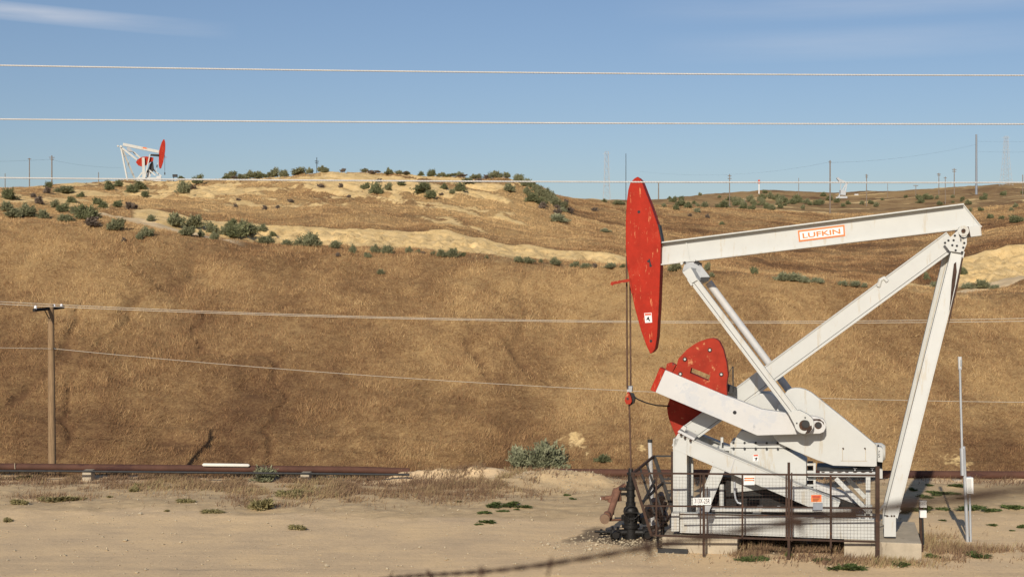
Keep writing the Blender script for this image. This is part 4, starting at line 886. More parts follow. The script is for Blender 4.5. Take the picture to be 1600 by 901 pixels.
# ------------------------------------------------------------------ pipelines on their sleepers
def pipeline(name, pts, r, label, m, mats=None):
    root = None; mb = MB(); P = [at(px, py, d) for px, py, d in pts]; mb.tube(P, r, m, 14); o = mb.build(name); return tag(o, label, 'pipeline')
LP = [(-700, 723, 46.9), (0, 728.5, 46.9), (350, 731.5, 46.9), (560, 733.3, 46.9), (640, 736, 46.9)]
pl_ = pipeline('pipeline', LP, .112, 'long rusty pipeline along the foot of the hill left of the dirt mound', M['pipe_rust'])
mb = MB(); a, b = at(316, 725.6, 46.74), at(390, 726.6, 46.74); mb.tube([a, a.lerp(b, .03), a.lerp(b, .97), b], [.02, .055, .055, .02], M['fresh_white'], 12); o = mb.build('white_coating'); o.parent = pl_
mb = MB(); a, b = at(23, 723, 46.76), at(23.5, 732, 46.76); mb.bar(a, b, .03, .02, M['stone'], up=(1, 0, 0)); mb.build('weld_band', pl_)
pipeline('pipeline', [(835, 737, 46.9), (1000, 738.5, 46.9), (1300, 740, 46.9), (1600, 741.5, 46.9), (2300, 746, 46.9)], .125, 'long rusty pipeline along the foot of the hill behind the big pump jack', M['pipe_rust'])
pipeline('pipeline', [(-500, 733.5, 46.0), (100, 735.5, 46.0), (640, 741, 46.0)], .036, 'thin dark pipe lying on the ground under the left rusty pipeline', M['dark'])
for px, py, lab in ((138, 733.5, 'pale concrete sleeper under the rusty pipeline near the utility pole'), (478, 737, 'small grey concrete sleeper under the rusty pipeline, between white coated stretch and dirt mound'), (1495, 748.5, 'pale concrete sleeper under the rusty pipeline beside the grey antenna mast')):
    c = at(px, py, 46.6); g = float(terrain_h(np.array([c.x]), np.array([46.6]))[0]); top = c.z+.09
    mb = MB(); mb.box((-.15, -.16, g-.15-c.z), (.15, .2, .0), M['concrete']); o = mb.build('pipe_sleeper', bevel=.02); o.location = c; o.rotation_euler.z = random.uniform(-.15, .15); tag(o, lab, 'concrete block')

# ------------------------------------------------------------------ antenna mast and meter post on the right
def antenna():
    b = hit(1511.5, 847); d = b.y
    root = empty('antenna_mast', b, 'tall thin grey antenna mast with a white box, right of the pump jack', 'mast')
    def P(px, py, t=0): return at(px, py, d+t)-b
    mb = MB(); mb.tube([P(1512, 852), P(1505.5, 697)], .043, M['galv'], 12); mb.build('lower_pole', root)
    mb = MB(); mb.tube([P(1504.2, 742, -.02), P(1499.8, 575, -.02)], .03, M['galv'], 10); mb.tube([P(1504.2, 742, -.02), P(1503, 700, -.02)], .055, M['galv'], 10); mb.build('upper_pole', root)
    mb = MB(); mb.tube([P(1500, 577), P(1499.6, 557)], [.045, .05], M['white_worn'], 12); mb.tube([P(1501.5, 572, -.03), P(1501.5, 562, -.03)], .03, M['grey'], 8); mb.build('antenna_head', root)
    mb = MB(); f = [P(1510, 746, -.1), P(1521, 745.4, -.1), P(1521.6, 771.6, -.1), P(1511, 770.6, -.1)]; mb.prism(f, [p+Vector((0, .2, 0)) for p in f], M['sign_white']); bx = mb.build('equipment_box', root, bevel=.012)
    mb = MB(); f = [P(1511.4, 748, -.115), P(1517.5, 747.6, -.115), P(1518.2, 769, -.115), P(1512.2, 768.6, -.115)]; mb.prism(f, [p+Vector((0, .01, 0)) for p in f], M['white']); mb.build('box_door', bx)
    mb = MB(); mb.tube([P(1515, 771), P(1517, 848)], .03, M['galv'], 8); mb.build('conduit', root)
antenna()
def meter_post():
    b = hit(1441, 862); d = b.y
    root = empty('meter_post', b, 'short dark post carrying two small white boxes by the right concrete block', 'post')
    def P(px, py, t=0): return at(px, py, d+t)-b
    mb = MB(); mb.bar(P(1438.6, 780.5), P(1440, 862), .075, .075, M['rust'], up=(1, 0, 0)); mb.build('post', root)
    for y0, y1 in ((781, 792.5), (796, 808.5)):
        mb = MB(); mb.box(P(1437.8, y1, -.14), P(1446.3, y0, -.04), M['sign_white']); mb.build('meter_box', root, bevel=.01)
    mb = MB(); mb.tube([P(1441.5, 808, -.1), P(1443, 850, -.06)], .022, M['dark'], 8); mb.tube([P(1446.6, 784, -.08), P(1447, 806, -.08)], .012, M['dark'], 6); mb.build('conduit', root)
meter_post()

# ------------------------------------------------------------------ utility pole on the left and its wires
UP = hit(81.5, 721); UP = Vector(((81.5-CX)*57/F, 57.0, float(terrain_h(np.array([(81.5-CX)*57/F]), np.array([57.0]))[0])))
def utility_pole():
    d = UP.y; root = empty('utility_pole', UP, 'brown wooden utility pole with dark crossarm, before the hill at left', 'utility pole')
    def P(px, py, t=0): return at(px, py, d+t)-UP
    mb = MB(); mb.tube([Vector((.02, 0, -.6)), P(81.5, 728), P(79.5, 475.5)], [.175, .155, .118], M['wood'], 16); mb.build('pole', root)
    mb = MB(); a, b = P(53, 484.2, -1.6), P(99, 479.8, 1.5); mb.bar(a, b, .10, .12, M['wood_dark']); ca = mb.build('crossarm', root)
    mb = MB(); mb.bar(P(69.5, 484, -.6), P(77, 498, -.12), .03, .02, M['dark']); mb.build('arm_brace', root)
    for px, py, t in ((55.5, 480.5, -1.5), (84.5, 478.4, .5), (96, 478, 1.35)):
        mb = MB(); c = P(px, py, t); mb.tube([c-Vector((0, 0, .1)), c-Vector((0, 0, .04)), c, c+Vector((0, 0, .045)), c+Vector((0, 0, .09))], [.02, .055, .062, .05, .03], M['porcelain'], 12); mb.build('insulator', root)
    mb = MB(); c = P(86, 544.5, -.1); mb.tube([c-Vector((.06, 0, 0)), c+Vector((.03, 0, 0))], .045, M['dark'], 8); mb.build('lower_insulator', root)
utility_pole()
def parab(p0, p1, p2, px):
    (x0, a), (x1, b), (x2, c) = p0, p1, p2
    return a*(px-x1)*(px-x2)/((x0-x1)*(x0-x2))+b*(px-x0)*(px-x2)/((x1-x0)*(x1-x2))+c*(px-x0)*(px-x1)/((x2-x0)*(x2-x1))
def wire(name, pts, d, xr, r, m, label, group, steps=60):
    mb = MB(); P = []
    for k in range(steps+1):
        px = xr[0]+(xr[1]-xr[0])*k/steps; dd = d(px) if callable(d) else d; P.append(at(px, parab(*pts, px), dd))
    mb.tube(P, r, m, 6); return tag(mb.build(name), label, 'wire', group)
g = 'wires strung from the utility pole'
wire('power_line', ((85, 475.5), (600, 495), (1600, 497.2)), lambda p: 58.4-(p-80)*.0006, (-900, 2500), .0125, M['wire_far'], 'upper wire of the pair running from the crossarm across the hill', g)
wire('power_line', ((55, 477.5), (600, 497), (1600, 501.5)), lambda p: 55.6-(p-80)*.0006, (-900, 2500), .0125, M['wire_far'], 'lower wire of the pair running from the crossarm across the hill', g)
wire('power_line', ((85, 544.5), (600, 588), (1600, 628)), lambda p: 56.8-(p-80)*.0006, (85, 2500), .0105, M['wire_far'], 'single wire sloping down from halfway up the wooden utility pole', g)
wire('power_line', ((-600, 540.5), (0, 543), (80, 544.5)), 56.8, (-900, 80), .008, M['wire_far'], 'single wire leaving the wooden utility pole at half height to the left', g)
def strand_wire(ys, label):
    d = 14.0; k = d/F; n = 3600; px = np.linspace(-4200, 5800, n); y = parab((0, ys[0]), (800, ys[1]), (1600, ys[2]), px)
    x = (px-CX)*k; z = H-(y-CY)*k; r = .0052; s = 6; off = .0040; V = []; Fs = []
    for j in range(3):
        a = x/.085*2*np.pi+j*2*np.pi/3; cy = d+np.cos(a)*off; cz = z+np.sin(a)*off
        for q in range(s): V.append(np.stack([x, cy+np.cos(q*2*np.pi/s)*r, cz+np.sin(q*2*np.pi/s)*r], 1))
    V = np.stack(V, 1).reshape(-1, 3); m_ = 3*s; i = np.arange(n-1)[:, None]*m_
    for j in range(3):
        for q in range(s):
            a, b = j*s+q, j*s+(q+1) % s; Fs.append(np.concatenate([i+a, i+b, i+m_+b, i+m_+a], 1))
    o = np_mesh('overhead_cable', V, np.concatenate(Fs), [M['alu']], smooth=True); return tag(o, label, 'cable', 'pale twisted cables crossing the view')
strand_wire((102.3, 113.5, 118), 'highest of the three pale twisted cables, high in the blue sky')
strand_wire((186.3, 192, 194), 'middle of the three pale twisted cables, crossing the sky')
strand_wire((277.8, 283.6, 285.3), 'lowest of the three pale twisted cables, in front of the skyline and red horse head')
def barbed_wire():
    P0, P1 = at(640, 899, 1.9), at(1600, 770, .66); dr = (P1-P0).normalized()
    A = P0-dr*((P0.y-6.4)/-abs(dr.y))*-1 if False else P0+(P1-P0)*((6.4-P0.y)/(P1.y-P0.y)); B = P0+(P1-P0)*((-1.0-P0.y)/(P1.y-P0.y))
    BR = mat('old_brown_wire', (.062, .036, .024), .8, var=.3, scale=20)
    n = 700; mb = MB(); d = (B-A).normalized(); u = Vector((0, 0, 1)); sd = d.cross(u).normalized(); u = sd.cross(d)
    for j in (0, math.pi): mb.tube([A.lerp(B, k/n)+(sd*math.cos(k*.55+j)+u*math.sin(k*.55+j))*.0011+u*(-.003*math.sin(math.pi*k/n)+.004*math.sin(k*.05)) for k in range(n+1)], .0014, BR, 6)
    o = mb.build('barbed_wire'); tag(o, 'blurred brown strand of barbed wire close to the viewer, slanting across the lower right', 'barbed wire')
    L = (B-A).length
    for k in range(40):
        t = (A.y-(.18+.23*k-.0))/(A.y-B.y)
        if not .03 < t < .97: continue
        c = A.lerp(B, t)+u*(-.003*math.sin(math.pi*t)+.004*math.sin(t*n*.05)); mb = MB(); r_ = random.Random(k)
        for q in range(2):
            v = (sd*r_.uniform(-1, 1)+u*r_.choice((-1, 1, -1))+d*r_.uniform(-.3, .3)).normalized()*.013; mb.tube([c-v*.5, c+v*.3, c+v], [.0011, .0011, .0003], BR, 5)
        mb.tube([c-d*.004, c+d*.004], .0034, BR, 7); mb.build('barb', o)
    for e, lab, h in ((A, 'low weathered wooden post holding the far end of the barbed wire', .05), (B, 'weathered wooden post holding the near end of the barbed wire', .2)):
        g = float(terrain_h(np.array([e.x]), np.array([e.y]))[0]); mb = MB(); mb.tube([(0, 0, -.3), (0, 0, e.z-g+h*.2)], .055, M['wood'], 10); p = mb.build('fence_post'); p.location = (e.x, e.y+.06, g); tag(p, lab, 'post')
barbed_wire()

# ------------------------------------------------------------------ the smaller pump jacks far off
def hill_pump():
    b = hit(232, 284); b = Vector(((232-CX)*222/F, 222.0, float(terrain_h(np.array([(232-CX)*222/F]), np.array([222.0]))[0])))
    fr = Frame(b, -12.0); q, pl, bar, cyl = fr.q, fr.pl, fr.bar, fr.cyl; W, RD = M['white'], M['red']
    dy = fr.q(232, 283).z; 
    root = empty('pump_jack', b, 'smaller white pump jack with red horse head on the left skyline', 'pump jack', rz=-fr.yaw)
    def Z(x, y): return (150+x/8.19, 190+y/8.19)
    mb = MB(); pl(mb, [Z(*p) for p in ((862, 228), (878, 232), (886, 270), (886, 350), (876, 430), (858, 520), (832, 596), (812, 598), (803, 570), (803, 480), (806, 400), (818, 330), (840, 265))], -.3, .3, RD); mb.build('horse_head', root)
    mb = MB(); a, b_ = q(*Z(345, 292)), q(*Z(806, 388)); mb.bar(a, b_, .4, .45, W); wb = mb.build('walking_beam', root)
    mb = MB(); pl(mb, [Z(598, 325), Z(650, 335), Z(648, 352), Z(598, 343)], -.215, -.2, M['sign_orange']); mb.build('maker_plate', wb)
    mb = MB(); cyl(mb, *Z(280, 312), .14, -.3, .3, W, 12); cyl(mb, *Z(318, 318), .2, -.4, .4, W, 12); mb.build('saddle_bearing', root)
    for (x0, y0), (x1, y1), t in (((318, 325), (402, 752), -.2), ((330, 340), (500, 740), .9)):
        mb = MB(); mb.bar(q(*Z(x0, y0), 0), q(*Z(x1, y1), t), .22, .22, W); mb.build('rear_leg', root)
    mb = MB()
    for y, x0, x1 in ((438, 345, 432), (660, 385, 485)): mb.bar(q(*Z(x0, y), -.1), q(*Z(x1, y), .5), .06, .06, W)
    mb.bar(q(*Z(390, 600), 0), q(*Z(440, 450), .5), .05, .05, W); mb.build('leg_rung', root)
    for (x0, y0), (x1, y1), t in (((335, 340), (525, 490), -.6), ((480, 390), (570, 470), .6)):
        mb = MB(); mb.bar(q(*Z(x0, y0), t), q(*Z(x1, y1), t), .26, .28, W); mb.build('front_post', root)
    mb = MB(); pl(mb, [Z(395, 330), Z(430, 332), Z(478, 385), Z(420, 385), Z(395, 360)], -.3, .3, M['grey']); mb.build('post_gusset', root)
    mb = MB(); pl(mb, [Z(*p) for p in ((510, 520), (530, 490), (580, 455), (640, 446), (700, 455), (735, 460), (732, 500), (690, 520), (640, 560), (585, 575), (540, 560))], -.7, -.4, RD); mb.build('counterweight', root)
    for (x0, y0), (x1, y1), t, w in (((605, 462), (612, 745), -.9, .42), ((690, 420), (622, 730), -1.1, .16), ((718, 465), (715, 560), .6, .3)):
        mb = MB(); mb.bar(q(*Z(x0, y0), t), q(*Z(x1, y1), t), w, w, W, up=(1, 0, 0)); mb.build('pitman' if w < .2 else 'crank', root)
    mb = MB(); pl(mb, [Z(690, 432), Z(705, 415), Z(805, 418), Z(800, 442)], -.5, .5, M['dark']); mb.build('equalizer', root)
    mb = MB(); pl(mb, [Z(670, 600), Z(690, 540), Z(730, 520), Z(742, 615), Z(720, 640), Z(650, 720), Z(645, 640)], -.3, .5, M['dark']); pl(mb, [Z(650, 660), Z(690, 640), Z(700, 700), Z(655, 735)], -.5, -.3, M['white_worn']); mb.build('gear_box', root)
    for (x0, y0), (x1, y1), t in (((668, 610), (760, 690), -.5), ((735, 615), (835, 700), .5), ((540, 720), (590, 650), -.4)):
        mb = MB(); mb.bar(q(*Z(x0, y0), t), q(*Z(x1, y1), t), .22, .22, W); mb.build('frame_brace', root)
    mb = MB(); p0, p1 = q(*Z(520, 740), 0), q(*Z(835, 735), 0); mb.box((p0.x, -.8, -1.0), (p1.x, -.5, p1.z+.15), W); mb.box((p0.x, .5, -1.0), (p1.x, .8, p1.z+.15), W); mb.box((p1.x-.7, -.9, -1.0), (p1.x, .9, p1.z+.4), M['white_worn']); mb.build('skid', root)
    mb = MB(); mb.tube([q(*Z(880, 430)), q(*Z(880, 680))], .025, M['dark'], 6); mb.bar(q(*Z(865, 455)), q(*Z(905, 457)), .06, .06, RD); pl(mb, [Z(873, 650), Z(887, 650), Z(887, 680), Z(873, 680)], -.1, .1, M['dark']); mb.build('bridle_cable', root)
    mb = MB(); a = q(*Z(780, 575), -.4); mb.bar(q(*Z(795, 520), -.4), q(*Z(765, 640), -.4), .08, .08, W); pl(mb, [Z(775, 555), Z(790, 550), Z(785, 590), Z(772, 590)], -.45, -.35, M['dark']); mb.build('brake_lever', root)
    return b
hp = hill_pump()
def mailbox_tank():
    d = 200.0; x = (273.5-CX)*d/F; g = float(terrain_h(np.array([x]), np.array([d]))[0]); root = empty('control_box', (x, d, g), 'small dark box on a thin post on the skyline right of the smaller pump jack', 'box')
    c = at(273.5, 274.6, d)-Vector((x, d, g)); mb = MB(); mb.box((c.x-.33, -.2, c.z-.19), (c.x+.33, .2, c.z+.19), M['dark']); mb.build('box', root, bevel=.05)
    mb = MB(); mb.tube([(c.x-.2, 0, -.3), (c.x-.2, 0, c.z-.19)], .05, M['dark'], 6); mb.build('post', root)
mailbox_tank()
def far_pump():
    b = hit(1316, 309); d = b.y; root = empty('pump_jack', b, 'far small grey pump jack on the ridge above the beam, seen pale against sky', 'pump jack'); G = M['steel_far']
    def P(px, py, t=0): return at(px, py, d+t)-b
    def Z(x, y): return (1200+x/3.3375, 190+y/3.3375)
    def one(name, segs, w):
        mb = MB()
        for a, c in segs: mb.bar(P(*Z(*a)), P(*Z(*c), .2), w, w, G)
        mb.build(name, root)
    one('walking_beam', [((362, 298), (418, 322))], .55); one('horse_head', [((360, 293), (376, 312))], .8); one('rear_leg', [((412, 318), (396, 396))], .5); one('front_post', [((408, 322), (368, 392))], .5)
    one('pitman', [((380, 312), (378, 372))], .3); one('gear_box', [((375, 370), (402, 372))], 2.0); one('skid', [((362, 395), (412, 395))], .9)
far_pump()
for px, py, w, lab in ((1313-4, 309.5, 6, 'low white tank left of the far grey pump jack'), (1338, 304.5, 6, 'low white tank right of the far grey pump jack')):
    b = hit(px, py+1); s_ = b.y/F; mb = MB(); mb.tube([(-w*s_/2, 0, 1.1*s_), (w*s_/2, 0, 1.1*s_)], 1.3*s_, M['white_worn'], 10); mb.box((-w*s_*.3, -s_*.6, -.4), (-w*s_*.15, s_*.6, .3), M['dark']); o = mb.build('storage_tank'); o.location = b; tag(o, lab, 'tank')

# ------------------------------------------------------------------ far poles, masts, lattice towers, their lines
def far_pole(px, top, base, d, w, label, m='wood_far', arms=((0, 0),), cat='utility pole', name='utility_pole', group=None):
    if d is None: b = hit(px, base); d = b.y
    else:
        x = (px-CX)*d/F; b = Vector((x, d, float(terrain_h(np.array([x]), np.array([d]))[0])))
    k = d/F; hh = H-(top-CY)*k-b.z; root = empty(name, b, label, cat, group)
    mb = MB(); mb.tube([(0, 0, -1), (0, 0, hh)], [w*k*.46, w*k*.34], M[m], 8); mb.build('pole', root)
    for dy, ww in arms:
        if ww: mb = MB(); mb.bar((-ww*k/2, -.2, hh-dy*k), (ww*k/2, .2, hh-dy*k), .9*k, .9*k, M[m]); mb.build('crossarm', root)
    return b, hh
def lattice(px, top, base, d, w0, w1, label, m='steel_far'):
    x = (px-CX)*d/F; k = d/F; zt = H-(top-CY)*k; zb = float(terrain_h(np.array([x]), np.array([d]))[0]); zb = min(zb, H-(base-CY)*k)
    root = empty('lattice_tower', (x, d, zb), label, 'tower'); hh = zt-zb; lw = .55*k
    def hw(t): return (w0*(1-t)**1.6+w1*(1-(1-t)**1.6))*k/2
    for sx in (-1, 1):
        for sy in (-1, 1): mb = MB(); mb.tube([(sx*hw(t/6), sy*hw(t/6), hh*t/6) for t in range(7)], lw*.5, M[m], 5); mb.build('leg', root)
    mb = MB(); N = 9
    for t in range(N):
        a, c = t/N, (t+1)/N
        for sy in (-1, 1):
            mb.tube([(-hw(a), sy*hw(a), hh*a), (hw(c), sy*hw(c), hh*c)], lw*.28, M[m], 4); mb.tube([(hw(a), sy*hw(a), hh*a), (-hw(c), sy*hw(c), hh*c)], lw*.28, M[m], 4); mb.tube([(-hw(c), sy*hw(c), hh*c), (hw(c), sy*hw(c), hh*c)], lw*.28, M[m], 4)
    mb.build('bracing', root)
    mb = MB()
    for t in (.72, .84, .97): mb.bar((-w0*k*.42, 0, hh*t), (w0*k*.42, 0, hh*t), lw*.6, lw*.6, M[m])
    mb.build('crossarm', root)
far_pole(8, 271, 296, 300, 1.6, 'short thin wooden pole at the far left end of the skyline')
far_pole(46, 247, 295, 260, 2.0, 'bare wooden pole on the left skyline, left of the pole with fittings', arms=((1.5, 4),))
far_pole(81, 243, 292, 230, 2.6, 'dark wooden pole with fittings near its top, on left skyline', arms=((3, 7), (6, 5)))
far_pole(154, 269, 288, 260, 1.6, 'short pole on the skyline just left of the smaller pump jack')
far_pole(495, 246, 268, 185, 1.4, 'small dark mast behind the bushes on the hilltop', m='dark', arms=((6, 5), (9, 4)), cat='mast', name='mast')
lattice(948, 237, 314, 760, 14, 5.5, 'pale lattice power tower behind the skyline, left of the red horse head')
far_pole(978, 240, 316, 640, 1.2, 'slim dark mast behind the skyline between the lattice tower and red horse head', m='dark', arms=(), cat='mast', name='mast')
far_pole(1029, 284, 306, 560, 2.2, 'short double pole just right of the top of the red horse head', arms=((1, 4),))
far_pole(1140, 272, 323, None, 1.9, 'pale wooden pole with two crossarms on the grassy rise, above the beam', arms=((3, 6), (7, 6)))
far_pole(1164, 310, 323, None, 1.4, 'short stub of a pole on the grassy rise beside the two-armed pole', arms=())
far_pole(1248, 278, 298, 600, 1.2, 'faint thin pole on the far ridge, left of the tall bare pole')
b1, h1 = far_pole(1297, 250.5, 334, None, 2.7, 'tall bare brown pole standing on the slope above the white beam', m='wood_far', arms=((3, 5),))
far_pole(1354, 272, 322, None, 1.7, 'thin wooden pole with pale transformer, right of the far grey pump jack', arms=((2, 5), (5, 4)))
far_pole(1387, 287, 302, 560, 1.0, 'tiny thin pole in the dip of the far ridge')
far_pole(1431, 289, 306, 520, 1.4, 'low pole with a wide crossarm in the dip of the far ridge', arms=((1, 8),))
far_pole(1467, 270, 291, 520, 1.6, 'left pole of the three close together on the right ridge', arms=((2, 6), (4, 5)))
far_pole(1477, 276, 299, 430, 1.5, 'lowest and middle pole of the three close together on the right ridge', arms=((2, 5),))
far_pole(1491, 263, 290, 520, 1.8, 'tallest and rightmost pole of the three close together on the right ridge', arms=((2, 7), (5, 6)))
far_pole(1525.5, 210, 303, None, 4.2, 'tall blue grey steel pole on the right ridge', m='steel_dark', arms=((10, 3), (26, 3)))
lattice(1572, 213, 281, 640, 16, 5, 'pale lattice power tower on the right ridge near the frame edge')
far_pole(1598, 273, 294, 430, 1.8, 'small pole at the right edge of the ridge')
def beacon():
    d = 600; x = (1186-CX)*d/F; g = float(terrain_h(np.array([x]), np.array([d]))[0]); k = d/F; root = empty('beacon_tower', (x, d, g), 'small red and white striped beacon tower on the far ridge', 'tower')
    mb = MB(); mb.tube([(0, 0, -1), (0, 0, H-(287-CY)*k-g)], 1.0*k, M['sign_white'], 8); mb.build('mast', root)
    mb = MB(); mb.tube([(0, 0, H-(287-CY)*k-g), (0, 0, H-(281-CY)*k-g)], 1.6*k, M['sign_red'], 8); mb.build('lantern', root)
beacon()
for (a, y0), (c, y1), sag, dd, lab in (((1300, 254), (1525, 226), 6, (250, 330), 'faint far wire between the tall bare pole and steel pole'), ((1297, 253), (1000, 268), 12, (250, 560), 'faint far wire running left from the tall bare pole'), ((1528, 221), (1760, 214), 3, (330, 420), 'faint far wire running right from the steel pole, upper one'), ((1528, 237), (1760, 231), 3, (330, 420), 'faint far wire running right from the steel pole, lower one'), ((81, 249), (-200, 252), 3, (230, 300), 'faint far wire on the left skyline from the pole with fittings to the frame edge'), ((82, 250), (190, 262), 3, (230, 300), 'faint far wire on the left skyline between fitted pole and smaller pump jack')):
    mb = MB(); mb.tube([at(a+(c-a)*t/16, y0+(y1-y0)*t/16+4*sag*(t/16)*(1-t/16), dd[0]+(dd[1]-dd[0])*t/16) for t in range(17)], .009, M['dark'], 4); tag(mb.build('far_wire'), lab, 'wire', 'faint far wires')

# ------------------------------------------------------------------ bushes
def Zm(ox, oy, s): return lambda x, y: (ox+x/s, oy+y/s)
G, D, P_, X_ = 'green', 'dark', 'pale', 'dead'
ZONES = {
 'terrace': ('grey green bush on the terrace left of the dirt road, among its like', 'bushes on the left terrace', [(15, 304, 28, D, 18), (75, 289, 16, D), (74, 298, 15, X_), (10, 324, 24, G), (41, 331, 37, G, 17), (67, 336, 23, G), (85, 320, 17, G), (99, 325, 22, D), (111, 313, 17, D), (127, 305, 14, D), (100, 297, 32, G, 10), (101, 342, 30, G, 12), (132, 333, 42, D, 24), (143, 348, 34, X_, 14), (151, 315, 18, D), (162, 321, 17, D), (184, 319, 17, D), (60, 314, 19, X_), (20, 334, 30, G, 13), (119, 331, 20, G), (52, 306, 12, X_)]),
 'roadside': ('grey green bush along the dirt road on the left slope, among its like', 'bushes along the dirt road', [(181, 353, 31, G, 17), (230, 364, 27, G, 13), (217, 371, 15, G), (235, 342, 15, G), (272, 345, 33, G, 19), (305, 348, 35, G, 19), (292, 362, 27, G, 14), (315, 366, 16, G), (332, 358, 26, G, 15), (352, 363, 26, G, 13), (362, 350, 23, D, 14), (375, 359, 36, G, 20), (335, 370, 18, G), (194, 375, 10, X_)]),
 'brow': ('dark bush on the slope just under the smaller pump jack, among its like', 'bushes under the smaller pump jack', [(170, 291, 18, D, 15), (185, 287, 16, D), (206, 296, 20, D), (218, 291, 24, D, 13), (228, 304, 17, D), (288, 295, 26, G, 18), (310, 281, 19, D, 14), (204, 322, 22, X_), (283, 279, 15, D, 6), (300, 292, 14, X_)]),
 'crest': ('olive bush on the hilltop skyline, among its like', 'bushes on the hilltop skyline', [(362, 274, 22, G, 9), (391, 273, 26, G, 10), (379, 277, 18, G, 7), (405, 271, 18, G, 9), (428, 269, 20, G, 12), (444, 269, 18, G, 10), (466, 269, 30, G, 9), (484, 267, 14, G, 8), (503, 264, 18, G, 8), (536, 263, 9, X_, 7), (570, 266, 8, X_, 7), (608, 266, 11, G, 7), (658, 270, 10, D, 7), (675, 271, 16, D, 11), (775, 271, 24, G, 10), (791, 274, 16, G, 8), (811, 278, 18, D, 10), (722, 274, 16, X_, 5), (636, 271, 9, D, 5), (762, 272, 12, X_, 7), (745, 275, 14, X_, 4), (590, 268, 10, X_, 4), (700, 273, 10, D, 4)]),
 'upper': ('dark green bush scattered on the upper hillside below the skyline, among its like', 'bushes on the upper hillside', [(502, 291, 12, X_), (533, 291, 10, X_), (588, 295, 22, D, 19), (572, 291, 16, D), (606, 293, 16, G), (660, 293, 30, D, 14), (672, 304, 24, D, 14), (655, 298, 18, D), (694, 292, 14, D), (719, 293, 20, D, 14), (731, 283, 22, D, 8), (628, 287, 18, D, 7), (706, 300, 11, G), (794, 294, 21, G, 12), (833, 310, 22, D, 14), (824, 300, 16, G), (748, 283, 12, X_), (455, 314, 11, X_), (414, 325, 11, X_), (434, 324, 9, X_), (592, 283, 14, X_, 6), (545, 307, 8, X_), (368, 322, 9, X_), (372, 312, 9, X_), (690, 304, 9, X_)]),
 'foot': ('grey green bush at the foot of the cream cut bank, among its like', 'bushes at the foot of the cut bank', [(372, 362, 42, D, 22), (390, 360, 34, G, 15), (409, 358, 17, G), (426, 366, 13, D), (417, 376, 31, G, 12), (447, 380, 20, G, 9), (466, 381, 22, G, 11), (487, 377, 40, G, 20), (523, 383, 22, G, 11), (550, 391, 17, G, 12), (587, 391, 22, G, 12), (604, 391, 22, G, 13), (639, 392, 15, G, 9), (653, 393, 9, G), (676, 396, 9, G), (692, 397, 22, G, 11), (708, 396, 24, G, 14), (724, 398, 12, D), (760, 402, 8, G), (811, 406, 20, G, 9), (828, 408, 26, G, 8), (845, 408, 9, G), (869, 410, 26, G, 10), (898, 414, 16, G, 8), (915, 416, 22, G, 8), (953, 416, 23, P_, 9), (973, 416, 9, D), (595, 426, 14, G, 8), (575, 400, 13, G), (528, 399, 10, X_), (930, 416, 12, X_), (662, 395, 9, X_)]),
 'shoulder': ('dark bush on the steep right shoulder of the hill, among its like', 'bushes on the right shoulder of the hill', [(811, 281, 20, G, 11), (834, 289, 19, D, 9), (831, 309, 21, D, 13), (837, 295, 20, G, 10), (852, 303, 28, G, 14), (845, 314, 22, D, 12), (866, 317, 26, G, 14), (858, 310, 22, G), (879, 323, 22, G, 11), (890, 330, 18, X_, 9), (848, 322, 16, X_), (872, 330, 16, X_), (820, 287, 16, G), (885, 316, 12, X_)]),
 'saddle': ('small bush alone on the grassy rise between the hill and the white beam, among others', 'bushes on the grassy rise', [(946, 360, 17, P_, 6), (929, 328, 15, X_, 6), (966, 317, 24, G, 7), (1064, 318, 20, D, 9), (1130, 320, 22, D, 11), (1038, 321, 9, G), (1090, 329, 13, P_), (1090, 321, 8, G), (1128, 349, 9, D), (1010, 318, 10, G), (1078, 336, 8, X_), (1105, 338, 10, X_), (945, 314, 12, G, 5), (1008, 323, 7, G)]),
 'bench': ('grey green bush in the line behind the white pump jack, below its beam', 'bushes behind the pump jack beam', [(1054, 418, 27, G, 14), (1105, 418, 13, G, 11), (1112, 430, 11, G), (1177, 423, 14, D, 12), (1222, 433, 26, P_, 13), (1240, 434, 30, P_, 13), (1258, 437, 22, P_, 10), (1276, 439, 24, P_, 9), (1318, 443, 18, P_, 8), (1334, 444, 24, P_, 9), (1350, 446, 12, P_), (1448, 432, 11, D, 12), (1462, 445, 24, P_, 10), (1503, 424, 18, D, 13), (1512, 447, 22, P_, 9), (1534, 445, 30, G, 13), (1555, 449, 18, P_, 8), (1587, 343, 24, D, 12), (1547, 338, 12, D), (1566, 340, 10, D), (1494, 432, 12, D)]),
}
r_ = random.Random(11)
for k in range(34):
    px = r_.choice((r_.uniform(352, 500), r_.uniform(560, 825), r_.uniform(352, 825))); py = float(np.interp(px, [350, 400, 480, 540, 600, 700, 780, 825], [278, 275, 267, 265, 269, 273, 274, 284]))
    ZONES['crest'][2].append((px, py+r_.uniform(-1, 2), r_.uniform(8, 18), r_.choice((G, G, D, X_)), r_.uniform(4, 7)))
for k in range(10): u = r_.random(); ZONES['shoulder'][2].append((815+70*u, 283+44*u+r_.uniform(-5, 6), r_.uniform(9, 18), r_.choice((G, G, P_, X_)), r_.uniform(6, 10)))
for zn, (lab, grp, lst) in ZONES.items():
    for e in lst:
        place_shrub(e[0], e[1], e[2], e[3], lab, grp, e[4] if len(e) > 4 else None)
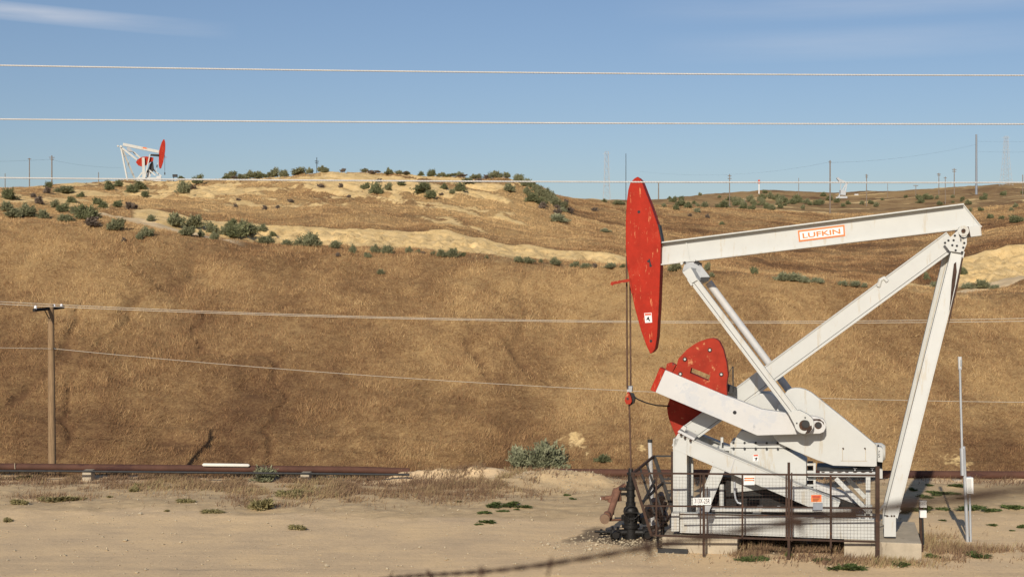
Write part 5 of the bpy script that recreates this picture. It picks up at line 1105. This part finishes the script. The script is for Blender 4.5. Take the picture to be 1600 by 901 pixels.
# lone bushes with a look or place of their own
place_shrub(873, 342, 36, P_, 'wide pale grey bush alone at the bottom of the hill shoulder, above cream bank', None, 13)
place_shrub(850, 715, 78, P_, 'largest bush, pale green, on the mound at the foot of the hill', None, 42, True)
place_shrub(813, 714, 46, P_, 'pale green bush crowding the left side of the largest bush on the mound', None, 28, True)
place_shrub(411, 742, 46, P_, 'round grey green bush in front of the rusty pipeline', None, 23, True)
place_shrub(409, 788, 34, 'straw', 'straw coloured tuft of a weed before the round grey green bush', None, 16, True, 'dry_weed', 'weed')
place_shrub(942, 718, 26, D, 'low green bush by the pipeline left of the wellhead', None, 12)
place_shrub(1405, 843, 16, 'dark', 'small green weed growing against the right concrete block', None, 16, name='weed', cat='weed')
r_ = random.Random(4)
for k in range(95):
    px = r_.uniform(1045, 1640) if k > 30 else r_.uniform(1150, 1270); py = r_.gauss(314-(px-1200)*.012*(px > 1250), 6 if px < 1450 else 8)
    if px > 1500: py = r_.uniform(296, 330)
    place_shrub(px, py, r_.uniform(6, 15), r_.choice((D, D, G)), 'tiny dark bush speckling the far ridge on the right, one of many', 'bushes speckling the far ridge')
# green weeds on the pad
WD = 'weed'
for px, py, w, h in ((772, 787, 34, 8), (800, 786, 30, 9), (818, 789, 20, 6), (760, 799, 20, 7), (764, 813, 22, 8), (785, 798, 16, 4), (809, 795, 10, 4), (718, 782, 10, 4), (885, 773, 12, 5), (893, 778, 12, 4), (750, 818, 12, 4)):
    place_shrub(px, py, w, WD, 'flat green weed in the patch on the bare dirt left of the wellhead', 'green weeds left of the wellhead', h, name='weed', cat='weed')
for px, py, w, h in ((1416, 795, 36, 10), (1446, 793, 30, 11), (1470, 795, 18, 7), (1526, 794, 40, 9), (1548, 796, 34, 7), (1570, 790, 22, 9), (1590, 791, 24, 10), (1473, 768, 34, 8), (1488, 770, 22, 6), (1442, 775, 22, 8), (1462, 773, 16, 6), (1495, 757, 20, 7), (1424, 764, 14, 6), (1456, 757, 14, 4), (1553, 820, 18, 5), (1597, 821, 14, 8), (1581, 828, 10, 3), (1474, 812, 10, 4), (1502, 777, 14, 5)):
    place_shrub(px, py, w, WD, 'low green weed on the dirt around the antenna mast, right of the pump jack', 'green weeds right of the pump jack', h, name='weed', cat='weed')
for px, py, w, h in ((1192, 846, 44, 10), (1215, 846, 26, 9), (1180, 874, 40, 9), (1232, 866, 12, 14), (1318, 882, 46, 12), (1290, 874, 26, 8), (1455, 868, 20, 10), (1520, 865, 40, 9), (1415, 880, 30, 10)):
    place_shrub(px, py, w, WD, 'low green weed at the foot of the guard fence and footings', 'green weeds by the guard fence', h, name='weed', cat='weed')
for px, py, w, h in ((40, 746, 22, 6), (92, 779, 36, 7), (68, 780, 20, 6), (120, 779, 22, 6), (208, 764, 14, 8), (215, 759, 10, 7), (290, 783, 24, 6), (464, 825, 24, 7), (332, 799, 30, 5), (10, 812, 14, 6), (172, 776, 8, 3), (450, 772, 34, 10), (470, 769, 26, 9), (30, 785, 22, 8), (262, 798, 8, 3)):
    place_shrub(px, py, w, 'straw', 'small dry weed tuft on the bare dirt at the left, below the pipeline', 'dry weed tufts at the left', h, name='dry_weed', cat='weed')
